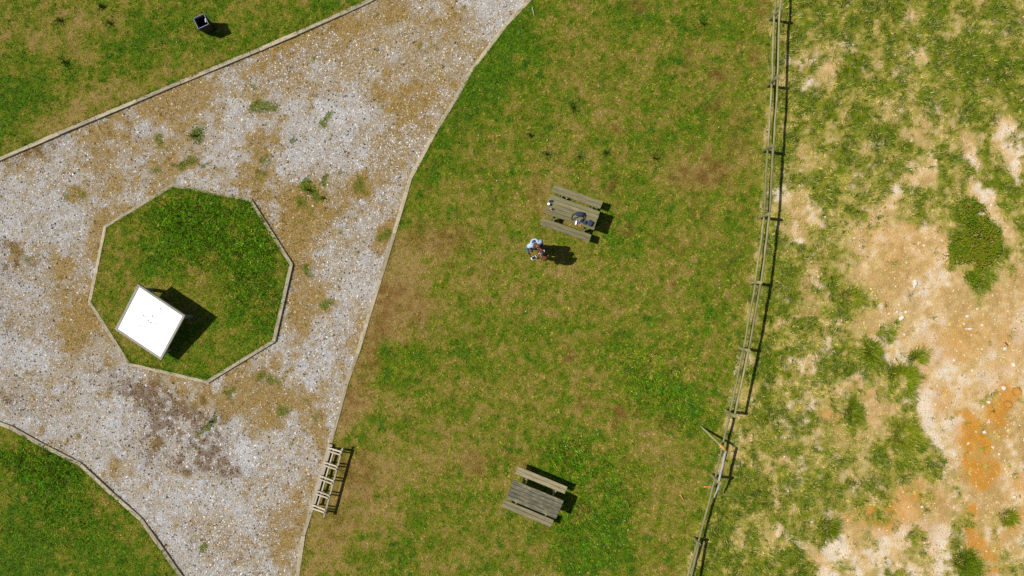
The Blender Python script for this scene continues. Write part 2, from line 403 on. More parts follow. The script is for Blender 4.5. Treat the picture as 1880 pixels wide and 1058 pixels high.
# the path: vegetation cover (tan moss and dead grass), green tufts, dark debris
PVEG = [
    (480, 290, 50, 42, -20, .95), (360, 180, 120, 34, -25, .75), (250, 220, 100, 24, -25, .55), (340, 255, 50, 40, -20, .5), (465, 195, 26, 24, 0, .6), (330, 300, 40, 16, 0, .5), (130, 370, 24, 18, 0, .7), (560, 130, 50, 24, -25, .3), (640, 60, 90, 30, -25, .3),
    (800, 110, 60, 90, 40, .45), (760, 200, 40, 60, 30, .4), (700, 30, 60, 30, 0, .3), (860, 60, 70, 30, 40, .35), (730, 290, 24, 50, 25, .5), (570, 400, 40, 50, 0, .75), (550, 420, 30, 40, 0, .5), (665, 350, 20, 24, 0, .5), (620, 350, 60, 30, 0, .4),
    (500, 355, 50, 30, 0, .5), (710, 430, 14, 30, 15, .8), (560, 510, 24, 60, 0, .6), (600, 530, 30, 30, 0, .4), (545, 600, 20, 50, 0, .6), (590, 560, 24, 24, 0, .4), (150, 600, 40, 70, 10, .75), (110, 500, 24, 40, 0, .5), (135, 550, 40, 90, 10, .5), (170, 430, 20, 50, 0, .5),
    (500, 700, 60, 50, 0, .9), (540, 740, 40, 34, 0, .7), (430, 720, 40, 40, 0, .7), (470, 770, 40, 30, 0, .6), (600, 720, 24, 70, 15, .6), (590, 800, 14, 50, 10, .55), (250, 320, 60, 24, 0, .2), (240, 270, 40, 16, 0, .25), (330, 720, 60, 24, 10, .4), (400, 740, 30, 30, 0, .5),
    (60, 310, 60, 24, -20, .4), (510, 970, 30, 50, 0, .6), (530, 1020, 26, 40, 0, .5), (550, 900, 14, 60, 10, .5), (220, 860, 24, 16, 0, .4), (320, 970, 20, 10, 0, .4), (130, 800, 24, 14, 0, .3), (230, 870, 30, 24, 0, .35), (340, 690, 40, 16, 10, .4), (240, 690, 40, 20, 20, .35),
    (40, 480, 30, 24, 0, .4), (60, 560, 24, 60, 0, .25), (700, 170, 40, 24, 0, .25), (640, 220, 30, 24, 0, .2), (560, 250, 30, 20, 0, .15), (690, 340, 24, 24, 0, .4), (640, 470, 30, 40, 0, .2), (650, 600, 14, 60, 15, .4), (420, 320, 60, 14, 8, .45), (290, 340, 40, 14, -25, .3), (200, 390, 30, 14, -30, .3),
    (90, 690, 30, 20, 0, .25), (20, 700, 30, 20, 0, .2), (170, 300, 60, 14, -25, .3), (520, 80, 60, 14, -25, .4),
]
PGREEN = [
    (565, 348, 12, 12, 0, 1.1), (590, 362, 7, 8, 0, .9), (603, 342, 7, 6, 0, .8), (470, 190, 15, 22, 20, .8), (490, 190, 8, 8, 0, .7), (357, 248, 14, 14, 0, .9), (345, 300, 12, 8, 0, .6), (370, 300, 14, 8, 0, .5), (480, 310, 20, 24, 0, .5), (595, 210, 11, 9, 0, .7), (665, 350, 12, 18, 0, .6),
    (565, 400, 20, 24, 0, .5), (635, 325, 9, 8, 0, .7), (710, 432, 14, 16, 0, .7), (545, 250, 6, 6, 0, .7), (575, 505, 14, 8, 0, .6), (595, 555, 16, 14, 0, .6), (525, 740, 20, 16, 0, .6), (385, 775, 9, 9, 0, .9), (378, 788, 6, 6, 0, .8), (395, 790, 5, 6, 0, .8), (415, 757, 6, 6, 0, .6), (300, 310, 30, 16, 0, .35),
    (135, 792, 6, 7, 0, .7), (380, 1018, 7, 7, 0, .7), (500, 690, 24, 20, 0, .45), (130, 370, 20, 14, 0, .4), (270, 765, 8, 6, 0, .5), (310, 262, 14, 8, 0, .5), (430, 715, 20, 20, 0, .3), (540, 215, 5, 5, 0, .5), (370, 815, 12, 6, 0, .4), (60, 480, 10, 14, 0, .4), (35, 500, 10, 8, 0, .4), (590, 750, 10, 12, 0, .4), (480, 985, 10, 14, 0, .4),
    (360, 920, 14, 5, 0, .3), (285, 870, 8, 8, 0, .3), (150, 610, 20, 30, 0, .25), (675, 245, 6, 8, 0, .5), (750, 55, 8, 10, 0, .3),
]
PDARK = [(335, 790, 75, 60, 10, .8), (300, 745, 60, 30, 20, .6), (390, 850, 60, 30, 15, .7), (260, 715, 70, 26, 10, .5), (420, 860, 30, 20, 0, .6), (70, 275, 60, 20, -22, .7), (20, 480, 30, 26, 0, .5), (50, 510, 34, 20, 0, .4), (15, 720, 26, 20, 0, .4), (0, 560, 26, 50, 0, .3), (60, 740, 40, 20, 0, .25), (610, 65, 20, 20, 0, .2), (770, 90, 20, 30, 30, .2), (500, 130, 60, 14, -25, .15)]

NA = unit(fbm(PX, PY, 15, 3, 12))
NB = unit(fbm(PX, PY, 13, 3, 13))
L = 0.515 + BIGN * 0.16 + MIDN * 0.34 + N20 * .065 + N8 * .14 + .3 * sst(1.2, 2.2, NA) - .26 * sst(1.2, 2.2, NB)
L = np.where(ZONE == 3, L + .27, L)
L = np.where(ZONE == 4, L + .29, L)
L = np.where(ZONE == 6, L + .05 + N20 * .13 + N8 * .05, L)
L = np.where(ZONE == 1, L + .05, L)
def soften(p):
    x, y, rx, ry, an, a = p
    if a > 0: return (x, y, rx, ry, an, a * .68)
    if 150 < x < 550 and 330 < y < 710: return (x, y, rx, ry, an, a * .36)
    if 560 < x < 790 and y > 380: return (x, y, rx, ry, an, a * .85)
    if x < 700 and y < 300: return (x, y, rx, ry, an, a * .72)
    if 1400 < x: return p
    return (x, y, rx, ry, an, a * .5)


L = L + patches([soften(p) for p in LUSH], .75)
B = np.where(ZONE == 6, patches(BARE) * 1.05 - patches(UNBARE) * 1.15, 0.0)
bn = (fbm(PX, PY, 34, 4, 21) - 0.5)
_su, _sv = PX * .36 + PY * .93, PX * .93 - PY * .36
STREAK = unit(fbm(_su / 5.0, _sv, 26, 3, 22))      # old tyre tracks and wash lines
B = np.where(ZONE == 6, B + bn * 2.2 + MIDN * .5 + N8 * .22 + STREAK * .13 * sst(1500, 1750, PX) - .24, 0.0)
B = sst(-.1, 1.15, B) * np.where(ZONE == 6, 1, 0)
OR = np.where(ZONE == 6, patches(ORANGE) + FINE * .35 * (patches(ORANGE) > .05), 0)
OR = np.clip(OR, 0, 1)
RS = np.where(ZONE == 5, patches(REDSOIL) * 1.25, 0) + np.where(ZONE == 5, sst(1.2, 2.4, unit(fbm(PX, PY, 15, 3, 31))) * .4, 0)
RS = np.clip(RS * (1 + N8 * .45), 0, 1) * .8
YE = np.clip(patches(YELLOW), 0, 1)
CL = np.clip(patches(CLOVER), 0, 1)
V = patches(PVEG) + (fbm(PX, PY, 70, 4, 41) - .5) * 1.0 + unit(fbm(PX, PY, 16, 3, 42)) * .16 + .3 * sst(1.1, 2.1, NA) + .45 * sst(1.5, 2.4, NB) - .01
edge = np.minimum(np.minimum(line_dist(PX, PY, NORTH), line_dist(PX, PY, EAST)), line_dist(PX, PY, OCT + OCT[:1]))
V = V + .35 * np.exp(-edge / 22.0)
V = np.clip((V - .1) * 1.3 + (N8 * .12 + N20 * .12) * (V > .08), 0, 1) * (ZONE == 2)
PG = sst(.25, .7, patches(PGREEN, .5) + FINE * .8 + (fbm(PX, PY, 26, 3, 43) - .5) * .5 + .55 * sst(1.7, 2.6, unit(fbm(PX, PY, 12, 2, 45)))) * (ZONE == 2)
PD = patches(PDARK)
PD = np.clip(PD * (.85 + .3 * N20 + .42 * N8) + sst(1.7, 2.6, N8) * .5, 0, 1) * (ZONE == 2)
L = np.clip(L, 0, 1)

# heights
HZ = np.where(ZONE == 2, 0.0, LAWN_Z) + (fbm(WX, WY, 1.3, 3, 51) - .5) * .03
wildh = (fbm(WX, WY, 1.6, 4, 52) - .5) * .12 + (fbm(WX, WY, .34, 3, 53) - .5) * .035
kf = sst(-.6, .8, fd)
HZ = np.where((ZONE == 5) | (ZONE == 6), (LAWN_Z + (fbm(WX, WY, 1.3, 3, 51) - .5) * .03) * (1 - kf) + (wildh + .03) * kf, HZ)
HZ = HZ + np.where(ZONE == 2, (fbm(WX, WY, .2, 2, 54) - .5) * .012, (fbm(WX, WY, .22, 2, 55) - .5) * .02)


def hz(x, y):
    i = min(max(int(round((x - X0) / STEP)), 0), NX - 1)
    j = min(max(int(round((y - Y0) / STEP)), 0), NY - 1)
    return float(HZ[i, j])


def ramp(t, stops):
    t = np.clip(t, 0, 1)
    xs = [s[0] for s in stops]
    cs = np.array([alb(s[1]) for s in stops])
    return np.stack([np.interp(t, xs, cs[:, k]) for k in range(3)], -1)


def mixc(a, b, w):
    w = np.asarray(w)[..., None]
    return a * (1 - w) + b * w


LAWN_RAMP = [(0, (172, 146, 84)), (.2, (158, 141, 64)), (.4, (140, 137, 44)), (.6, (118, 130, 22)), (.8, (95, 125, 4)), (1, (76, 116, 0))]
WILD_RAMP = [(0, (220, 196, 134)), (.25, (194, 177, 90)), (.5, (146, 149, 34)), (.75, (112, 130, 8)), (1, (80, 110, 0))]
SAND_RAMP = [(0, (200, 164, 102)), (.3, (216, 182, 120)), (.6, (231, 199, 144)), (.85, (240, 214, 174)), (1, (243, 225, 196))]


def ground_colour(sel):
    z = ZONE[sel]
    c = ramp(L[sel] * .9, LAWN_RAMP) * .8
    c = mixc(c, np.array(alb((130, 90, 46))), RS[sel] * .95)
    cw = ramp(L[sel] * .78, WILD_RAMP) * .85
    sandt = np.clip(.46 + BIGN[sel] * .7 + MIDN[sel] * 1.0 + N20[sel] * .14 + N8[sel] * .16 + STREAK[sel] * .14 + PALE[sel], 0, .35 + .65 * B[sel])
    cs = ramp(sandt, SAND_RAMP)
    cs = mixc(cs, np.array(alb((214, 148, 44))), np.clip(OR[sel] * (1 + .25 * N8[sel]), 0, 1) * .92)
    cw = mixc(cw, cs, B[sel])
    k = kf[sel]
    c = mixc(c, cw, np.where(z == 6, 1.0, np.where(z == 5, k, 0)))
    # the path
    g0 = ramp(np.clip(.5 - WARM[sel] * .8 + BIGN[sel] * .9 + N8[sel] * .14 + N20[sel] * .1, 0, 1), [(0, (160, 138, 98)), (.5, (184, 179, 171)), (1, (204, 204, 206))])
    g0 = mixc(g0, np.array(alb((160, 130, 68))), V[sel] * .88)
    g0 = mixc(g0, np.array(alb((106, 108, 34))), PG[sel] * .8)
    g0 = mixc(g0, np.array(alb((116, 86, 44))), PD[sel] * .8)
    return np.where((z == 2)[..., None], g0, c)


PALE = patches([(1720, 770, 50, 95, -5, .45), (1690, 600, 50, 40, 0, .25), (1650, 690, 30, 30, 0, .2), (1800, 690, 60, 40, 0, .15), (1590, 1010, 60, 40, 0, .2), (1690, 980, 30, 40, 0, .2), (1640, 440, 60, 50, 0, -.05), (1580, 620, 60, 60, 0, -.15), (1850, 560, 60, 60, 0, -.1), (1500, 500, 80, 100, 0, -.2), (1700, 470, 60, 50, 0, -.05)])
WARM = np.clip(patches([(760, 60, 130, 120, 0, .5), (600, 110, 120, 60, -20, .45), (740, 230, 60, 110, 20, .45), (560, 480, 60, 140, 0, .35), (260, 290, 160, 40, -20, .3), (520, 880, 60, 140, 0, .25)]), 0, 1)
GC = ground_colour((slice(None), slice(None)))


# ------------------------------------------------------------------ materials
def mat_new(name):
    m = bpy.data.materials.new(name)
    m.use_nodes = True
    n = m.node_tree.nodes
    return m, m.node_tree, n['Principled BSDF']


def plain(name, rgb, rough=.6, metal=0.0, vary=0.12, scale=30.0, spec=.4):
    """a plain surface with a little procedural variation of tone"""
    m, t, p = mat_new(name)
    tc = t.nodes.new('ShaderNodeTexCoord')
    nz = t.nodes.new('ShaderNodeTexNoise')
    nz.inputs['Scale'].default_value = scale
    nz.inputs['Detail'].default_value = 4
    t.links.new(tc.outputs['Object'], nz.inputs['Vector'])
    mx = t.nodes.new('ShaderNodeMix'); mx.data_type = 'RGBA'
    mx.inputs[6].default_value = tuple(np.clip(np.array(rgb) * (1 - vary), 0, 1)) + (1,)
    mx.inputs[7].default_value = tuple(np.clip(np.array(rgb) * (1 + vary), 0, 1)) + (1,)
    t.links.new(nz.outputs['Fac'], mx.inputs[0])
    t.links.new(mx.outputs[2], p.inputs['Base Color'])
    p.inputs['Roughness'].default_value = rough
    p.inputs['Metallic'].default_value = metal
    p.inputs['Specular IOR Level'].default_value = spec
    return m


def soil_material(name, rough=.95, fine=90.0, contrast=.35, bump=.012, speck=None):
    """surface cover colour comes with the sheet; grain, grit and relief are procedural"""
    m, t, p = mat_new(name)
    at = t.nodes.new('ShaderNodeAttribute'); at.attribute_name = 'tint'
    tc = t.nodes.new('ShaderNodeTexCoord')
    n1 = t.nodes.new('ShaderNodeTexNoise'); n1.inputs['Scale'].default_value = fine * .28; n1.inputs['Detail'].default_value = 6; n1.inputs['Roughness'].default_value = .7
    n2 = t.nodes.new('ShaderNodeTexVoronoi'); n2.inputs['Scale'].default_value = fine * .45
    for n in (n1, n2): t.links.new(tc.outputs['Object'], n.inputs['Vector'])
    mr = t.nodes.new('ShaderNodeMapRange')
    mr.inputs[1].default_value = .25; mr.inputs[2].default_value = .75
    mr.inputs[3].default_value = 1 - contrast; mr.inputs[4].default_value = 1 + contrast
    t.links.new(n1.outputs['Fac'], mr.inputs[0])
    ml = t.nodes.new('ShaderNodeVectorMath'); ml.operation = 'SCALE'
    t.links.new(at.outputs['Color'], ml.inputs[0]); t.links.new(mr.outputs[0], ml.inputs['Scale'])
    t.links.new(ml.outputs[0], p.inputs['Base Color'])
    ad = t.nodes.new('ShaderNodeMath'); ad.operation = 'ADD'
    t.links.new(n1.outputs['Fac'], ad.inputs[0]); t.links.new(n2.outputs['Distance'], ad.inputs[1])
    bp = t.nodes.new('ShaderNodeBump'); bp.inputs['Strength'].default_value = .6; bp.inputs['Distance'].default_value = bump
    t.links.new(ad.outputs[0], bp.inputs['Height']); t.links.new(bp.outputs[0], p.inputs['Normal'])
    p.inputs['Roughness'].default_value = rough
    p.inputs['Specular IOR Level'].default_value = .15
    return m


def leaf_material(name, trans=.25, rough=.55):
    m, t, p = mat_new(name)
    at = t.nodes.new('ShaderNodeAttribute'); at.attribute_name = 'tint'
    tc = t.nodes.new('ShaderNodeTexCoord')
    nz = t.nodes.new('ShaderNodeTexNoise'); nz.inputs['Scale'].default_value = 9.0
    t.links.new(tc.outputs['Object'], nz.inputs['Vector'])
    mr = t.nodes.new('ShaderNodeMapRange'); mr.inputs[3].default_value = .8; mr.inputs[4].default_value = 1.2
    t.links.new(nz.outputs['Fac'], mr.inputs[0])
    ml = t.nodes.new('ShaderNodeVectorMath'); ml.operation = 'SCALE'
    t.links.new(at.outputs['Color'], ml.inputs[0]); t.links.new(mr.outputs[0], ml.inputs['Scale'])
    t.links.new(ml.outputs[0], p.inputs['Base Color'])
    p.inputs['Roughness'].default_value = rough
    p.inputs['Specular IOR Level'].default_value = .08
    tr = t.nodes.new('ShaderNodeBsdfTranslucent')
    t.links.new(ml.outputs[0], tr.inputs['Color'])
    mx = t.nodes.new('ShaderNodeMixShader'); mx.inputs[0].default_value = trans
    o = t.nodes['Material Output']
    t.links.new(p.outputs[0], mx.inputs[1]); t.links.new(tr.outputs[0], mx.inputs[2]); t.links.new(mx.outputs[0], o.inputs[0])
    return m


def wood(name, ca, cb, cc=None, spot=0.0, grain=1.0, rough=.8, seed=0.0):
    """weathered timber, grain along local x; ca/cb tones, cc stain or lichen"""
    m, t, p = mat_new(name)
    tc = t.nodes.new('ShaderNodeTexCoord')
    oi = t.nodes.new('ShaderNodeObjectInfo')
    of = t.nodes.new('ShaderNodeVectorMath'); of.operation = 'ADD'
    sc = t.nodes.new('ShaderNodeVectorMath'); sc.operation = 'SCALE'; sc.inputs['Scale'].default_value = 37.0 + seed
    cx = t.nodes.new('ShaderNodeCombineXYZ')
    for k in range(3): t.links.new(oi.outputs['Random'], cx.inputs[k])
    t.links.new(cx.outputs[0], sc.inputs[0])
    t.links.new(tc.outputs['Object'], of.inputs[0]); t.links.new(sc.outputs[0], of.inputs[1])
    mp = t.nodes.new('ShaderNodeMapping'); mp.inputs['Scale'].default_value = (1.6 * grain, 26 * grain, 26 * grain)
    t.links.new(of.outputs[0], mp.inputs[0])
    n1 = t.nodes.new('ShaderNodeTexNoise'); n1.inputs['Scale'].default_value = 1.6; n1.inputs['Detail'].default_value = 6; n1.inputs['Roughness'].default_value = .65
    t.links.new(mp.outputs[0], n1.inputs['Vector'])
    r1 = t.nodes.new('ShaderNodeValToRGB')
    r1.color_ramp.elements[0].position = .3; r1.color_ramp.elements[1].position = .72
    r1.color_ramp.elements[0].color = tuple(ca) + (1,); r1.color_ramp.elements[1].color = tuple(cb) + (1,)
    t.links.new(n1.outputs['Fac'], r1.inputs[0])
    last = r1.outputs[0]
    n2 = t.nodes.new('ShaderNodeTexNoise'); n2.inputs['Scale'].default_value = 5.5; n2.inputs['Detail'].default_value = 5; n2.inputs['Roughness'].default_value = .7
    mp2 = t.nodes.new('ShaderNodeMapping'); mp2.inputs['Scale'].default_value = (.8, 3, 3)
    t.links.new(of.outputs[0], mp2.inputs[0]); t.links.new(mp2.outputs[0], n2.inputs['Vector'])
    if cc is not None:
        r2 = t.nodes.new('ShaderNodeMapRange'); r2.inputs[1].default_value = .62 - spot * .25; r2.inputs[2].default_value = .72 - spot * .15
        t.links.new(n2.outputs['Fac'], r2.inputs[0])
        mx = t.nodes.new('ShaderNodeMix'); mx.data_type = 'RGBA'
        t.links.new(r2.outputs[0], mx.inputs[0]); t.links.new(last, mx.inputs[6]); mx.inputs[7].default_value = tuple(cc) + (1,)
        last = mx.outputs[2]
    mr = t.nodes.new('ShaderNodeMapRange'); mr.inputs[3].default_value = .78; mr.inputs[4].default_value = 1.2
    t.links.new(oi.outputs['Random'], mr.inputs[0])
    ml = t.nodes.new('ShaderNodeVectorMath'); ml.operation = 'SCALE'
    t.links.new(last, ml.inputs[0]); t.links.new(mr.outputs[0], ml.inputs['Scale'])
    t.links.new(ml.outputs[0], p.inputs['Base Color'])
    bp = t.nodes.new('ShaderNodeBump'); bp.inputs['Strength'].default_value = .5; bp.inputs['Distance'].default_value = .004
    t.links.new(n1.outputs['Fac'], bp.inputs['Height']); t.links.new(bp.outputs[0], p.inputs['Normal'])
    p.inputs['Roughness'].default_value = rough
    p.inputs['Specular IOR Level'].default_value = .25
    return m


M = {}
M['soil'] = soil_material('lawn_thatch', fine=100, contrast=.75, bump=.02)
M['gravelbed'] = soil_material('gravel_bed', fine=120, contrast=.55, bump=.015)
M['sand'] = soil_material('sandy_soil', fine=100, contrast=.42, bump=.025)
M['grass'] = leaf_material('grass_blades')
M['leaf'] = leaf_material('weed_leaves', trans=.2, rough=.5)
M['stone'] = soil_material('loose_stone', rough=.8, fine=60, contrast=.15, bump=.002)
M['edging'] = wood('edging_timber', alb((166, 152, 122)), alb((214, 202, 174)), alb((150, 134, 98)), spot=.5)
M['rack'] = wood('rack_timber', alb((176, 162, 136)), alb((216, 206, 186)), alb((150, 140, 110)), spot=.2)
M['fence'] = wood('fence_pole', alb((126, 118, 78)), alb((182, 174, 128)), alb((134, 134, 78)), spot=.6)
M['fence_grey'] = wood('split_rail_grey', alb((140, 138, 130)), alb((182, 180, 172)), alb((120, 110, 90)), spot=.2)
M['fresh'] = wood('fresh_split_wood', alb((214, 146, 62)), alb((236, 184, 104)))
M['table'] = wood('table_timber', alb((100, 94, 62)), alb((170, 160, 120)), alb((128, 128, 84)), spot=.55)
M['table_dark'] = wood('painted_table_timber', alb((66, 70, 58)), alb((124, 120, 96)), alb((150, 138, 104)), spot=.54)
M['bench'] = wood('bench_timber', alb((118, 106, 76)), alb((184, 174, 138)), alb((134, 124, 90)), spot=.4)
M['frame'] = wood('board_frame_timber', alb((132, 130, 118)), alb((176, 172, 158)), alb((140, 136, 98)), spot=.4)
M['board'] = plain('board_panel_white', (.86, .86, .87), rough=.35, vary=.02, scale=6)
M['grey_spot'] = plain('grey_droppings', alb((176, 174, 190)), rough=.8)
M['bin'] = plain('bin_dark_brown', alb((52, 44, 34)), rough=.6, vary=.3)
M['bin_in'] = plain('bin_inside', (.012, .013, .02), rough=.5)
M['rim'] = plain('bin_rim_metal', alb((118, 130, 156)), rough=.4, metal=.4)
M['bag_white'] = plain('litter_white', (.62, .6, .62), rough=.5)
M['litter_red'] = plain('litter_red', (.6, .06, .08), rough=.5)
M['navy'] = plain('navy_fabric', alb((44, 54, 84)), rough=.8, vary=.25)
M['navy2'] = plain('navy_canvas', alb((58, 66, 96)), rough=.75, vary=.2)
M['black'] = plain('black_plastic', (.012, .012, .014), rough=.45)
M['strap'] = plain('black_webbing', (.02, .022, .02), rough=.85)
M['white'] = plain('white_plastic', (.78, .79, .8), rough=.4, vary=.03)
M['blue'] = plain('blue_plastic', alb((70, 130, 190)), rough=.4)
M['tan'] = plain('tan_leather', alb((150, 106, 74)), rough=.6)
M['orange'] = plain('orange_plastic', (.7, .17, .02), rough=.4)
M['clear'] = plain('pale_label', alb((214, 190, 170)), rough=.3)
M['glass'] = plain('dark_screen', (.012, .016, .03), rough=.12)
M['skin_a'] = plain('skin_dark_brown', alb((112, 70, 56)), rough=.5, vary=.08)
M['skin_b'] = plain('skin_brown', alb((150, 98, 72)), rough=.5, vary=.08)
M['hoodie'] = plain('pale_blue_cotton', alb((196, 214, 236)), rough=.9, vary=.06)
M['sleeve'] = plain('teal_cotton', alb((74, 138, 156)), rough=.9, vary=.12)
M['hood'] = plain('navy_lining', alb((54, 64, 120)), rough=.9)
M['jeans'] = plain('dark_denim', alb((42, 52, 78)), rough=.9, vary=.15)
M['rust'] = plain('rust_jacket', alb((122, 68, 30)), rough=.85, vary=.2)
M['beige'] = plain('beige_trousers', alb((190, 176, 150)), rough=.9)
M['hair'] = plain('black_hair', (.012, .011, .014), rough=.45, vary=.3, scale=90)
M['shoe'] = plain('dark_shoe', (.03, .028, .026), rough=.6)
M['shoe_w'] = plain('white_shoe', (.6, .58, .55), rough=.6)
M['eye'] = plain('eye_white', (.7, .68, .66), rough=.3)

# ------------------------------------------------------------------ ground sheets
CXc = (NX - 1, NY - 1)
fz = np.array(ZONE[:-1, :-1])
vid = np.arange(NX * NY).reshape(NX, NY)
quads = np.stack([vid[:-1, :-1], vid[1:, :-1], vid[1:, 1:], vid[:-1, 1:]], -1)
ALLV = np.stack([WX, WY, HZ], -1).reshape(-1, 3)
ALLC = GC.reshape(-1, 3)
for zid, nm, mt in ((1, 'lawn', 'soil'), (2, 'gravel_path', 'gravelbed'), (3, 'lawn', 'soil'), (4, 'lawn', 'soil'), (5, 'lawn', 'soil'), (6, 'waste_ground', 'sand')):
    q = quads[fz == zid]
    u, inv = np.unique(q, return_inverse=True)
    me = np_mesh(nm, ALLV[u], inv.reshape(-1, 4), ALLC[u], smooth=True)
    tag(link(nm, me, M[mt]), kind='structure')

# the land around, out to the horizon
def far_ground():
    xs = np.concatenate([[-2500, -900, -300, -120, -60, -35], np.linspace(X0 + .1, X1 - .1, 15), [35, 60, 120, 300, 900, 2500]])
    ys = np.concatenate([[-2500, -900, -300, -120, -60, -30], np.linspace(Y0 + .1, Y1 - .1, 11), [30, 60, 120, 300, 900, 2500]])
    AX, AY = np.meshgrid(xs, ys, indexing='ij')
    n, m = AX.shape
    v = np.arange(n * m).reshape(n, m)
    q = np.stack([v[:-1, :-1], v[1:, :-1], v[1:, 1:], v[:-1, 1:]], -1).reshape(-1, 4)
    Vv = np.stack([AX, AY, np.full(AX.shape, -.12)], -1).reshape(-1, 3)
    c = ramp(fbm(AX, AY, 60, 3, 61), LAWN_RAMP).reshape(-1, 3)
    tag(link('ground', np_mesh('ground', Vv, q, c), M['soil']), kind='structure')
far_ground()


# ------------------------------------------------------------------ grass blades
def lut(x, y):
    i = np.clip(((x - X0) / STEP + .5).astype(int), 0, NX - 1)
    j = np.clip(((y - Y0) / STEP + .5).astype(int), 0, NY - 1)
    return i, j


def blades(name, x, y, z, length, width, az, lean, col, mat, label=None, bend=None):
    """single-triangle blades: foot at x,y,z; lean from the vertical; az direction of the tip"""
    n = len(x)
    dx, dy = np.cos(az), np.sin(az)
    tip = np.stack([x + dx * np.sin(lean) * length, y + dy * np.sin(lean) * length, z + np.cos(lean) * length], -1)
    tw = RNG.normal(0, .6, n)
    wx, wy = -np.sin(az + tw), np.cos(az + tw)
    a = np.stack([x - wx * width / 2, y - wy * width / 2, z], -1)
    b = np.stack([x + wx * width / 2, y + wy * width / 2, z], -1)
    Vv = np.stack([a, b, tip], 1).reshape(-1, 3)
    F = np.arange(n * 3).reshape(-1, 3)
    c = np.repeat(col[:, None, :], 3, 1)
    me = np_mesh(name, Vv, F, c.reshape(-1, 3))
    return me


def frame_weight(x, y):
    """full cover in and near the picture, thinner further out"""
    return np.where((np.abs(x) < 17.2) & (np.abs(y) < 10.1), 1.0, .3)


def lawn_grass():
    N = 2500000
    x = RNG.uniform(X0, X1, N); y = RNG.uniform(Y0, Y1, N)
    i, j = lut(x, y)
    z = ZONE[i, j]
    Lb = L[i, j]; rs = RS[i, j]; cl = CL[i, j]
    dens = np.where((z == 1) | (z == 3) | (z == 4) | (z == 5), (.82 + .18 * Lb - .25 * rs), 0) * frame_weight(x, y)
    dens = np.where(z == 2, np.clip(PG[i, j] * 1.0 + V[i, j] * .5, 0, 1), dens)
    k = RNG.random(N) < dens
    x, y, i, j, z, Lb, cl, rs = x[k], y[k], i[k], j[k], z[k], Lb[k], cl[k], rs[k]
    n = len(x)
    # clumping: blades of one clump share direction, height and hue
    c1 = _hash(np.floor(x / .09 + .5 * np.sin(y * 23)), np.floor(y / .09 + .5 * np.sin(x * 19)), 71)
    c2 = _hash(np.floor(x / .09 + .5 * np.sin(y * 23)), np.floor(y / .09 + .5 * np.sin(x * 19)), 72)
    Lc = np.clip(Lb * 1.0 + (c1 - .5) * .7 + RNG.normal(0, .1, n), 0, 1)
    Lp = np.clip(PG[i, j] * .62 + .22 + (c1 - .5) * .5 + RNG.normal(0, .1, n), 0, 1)
    Lc = np.where(z == 2, Lp, Lc)
    col = ramp(Lc, LAWN_RAMP) * GRASS_GAIN
    col = mixc(col, np.array(alb((150, 154, 30))) * GRASS_GAIN, YE[i, j] * .6 * RNG.random(n))
    col = mixc(col, np.array(alb((136, 96, 48))) * 1.15, np.where(z == 2, 0, rs * .92))
    col = mixc(col, np.array(alb((174, 140, 62))) * 1.3, np.where(z == 2, (1 - PG[i, j]) * RNG.uniform(.3, 1, n), 0))
    # odd single blades: straw, yellow flower specks and blue-green weed leaves
    r = RNG.random(n)
    col = np.where((r < .03)[:, None], np.array(alb((196, 176, 120))), col)
    bl = (r > .985) & (z == 5)
    col = np.where(bl[:, None], np.array(alb((70, 124, 70))) * 1.2, col)
    c3 = _hash(np.floor(x / .045 + .5 * np.sin(y * 53)), np.floor(y / .045 + .5 * np.sin(x * 61)), 73)
    wk = np.where((z == 5) | (z == 1), sst(1.5, 2.3, NA[i, j]), 0) * RNG.uniform(.3, 1, n)
    col = mixc(col, np.array(alb((54, 98, 34))) * GRASS_GAIN, wk)
    col = col * (RNG.uniform(.6, 1.45, n) * (.38 + 1.24 * c3) * (1 + cl * (c1 - .45) * .9))[:, None]
    ln = (.035 + .035 * Lb + .055 * cl) * RNG.uniform(.6, 1.4, n) * (.6 + .8 * c2)
    wd_ = RNG.uniform(.010, .020, n) * (1 + .7 * cl)
    az = c2 * 6.28 + RNG.normal(0, 1.0, n)
    le = np.abs(RNG.normal(1.0, .32, n))
    le = np.clip(le, .15, 1.45)
    me = blades('lawn_grass', x, y, HZ[i, j] - .004, ln, wd_, az, le, col, M['grass'])
    tag(link('lawn_grass', me, M['grass']), label='short mown grass, green and straw coloured, over the lawns', cat='grass', kind='stuff')
    return n


GRASS_GAIN = 1.68


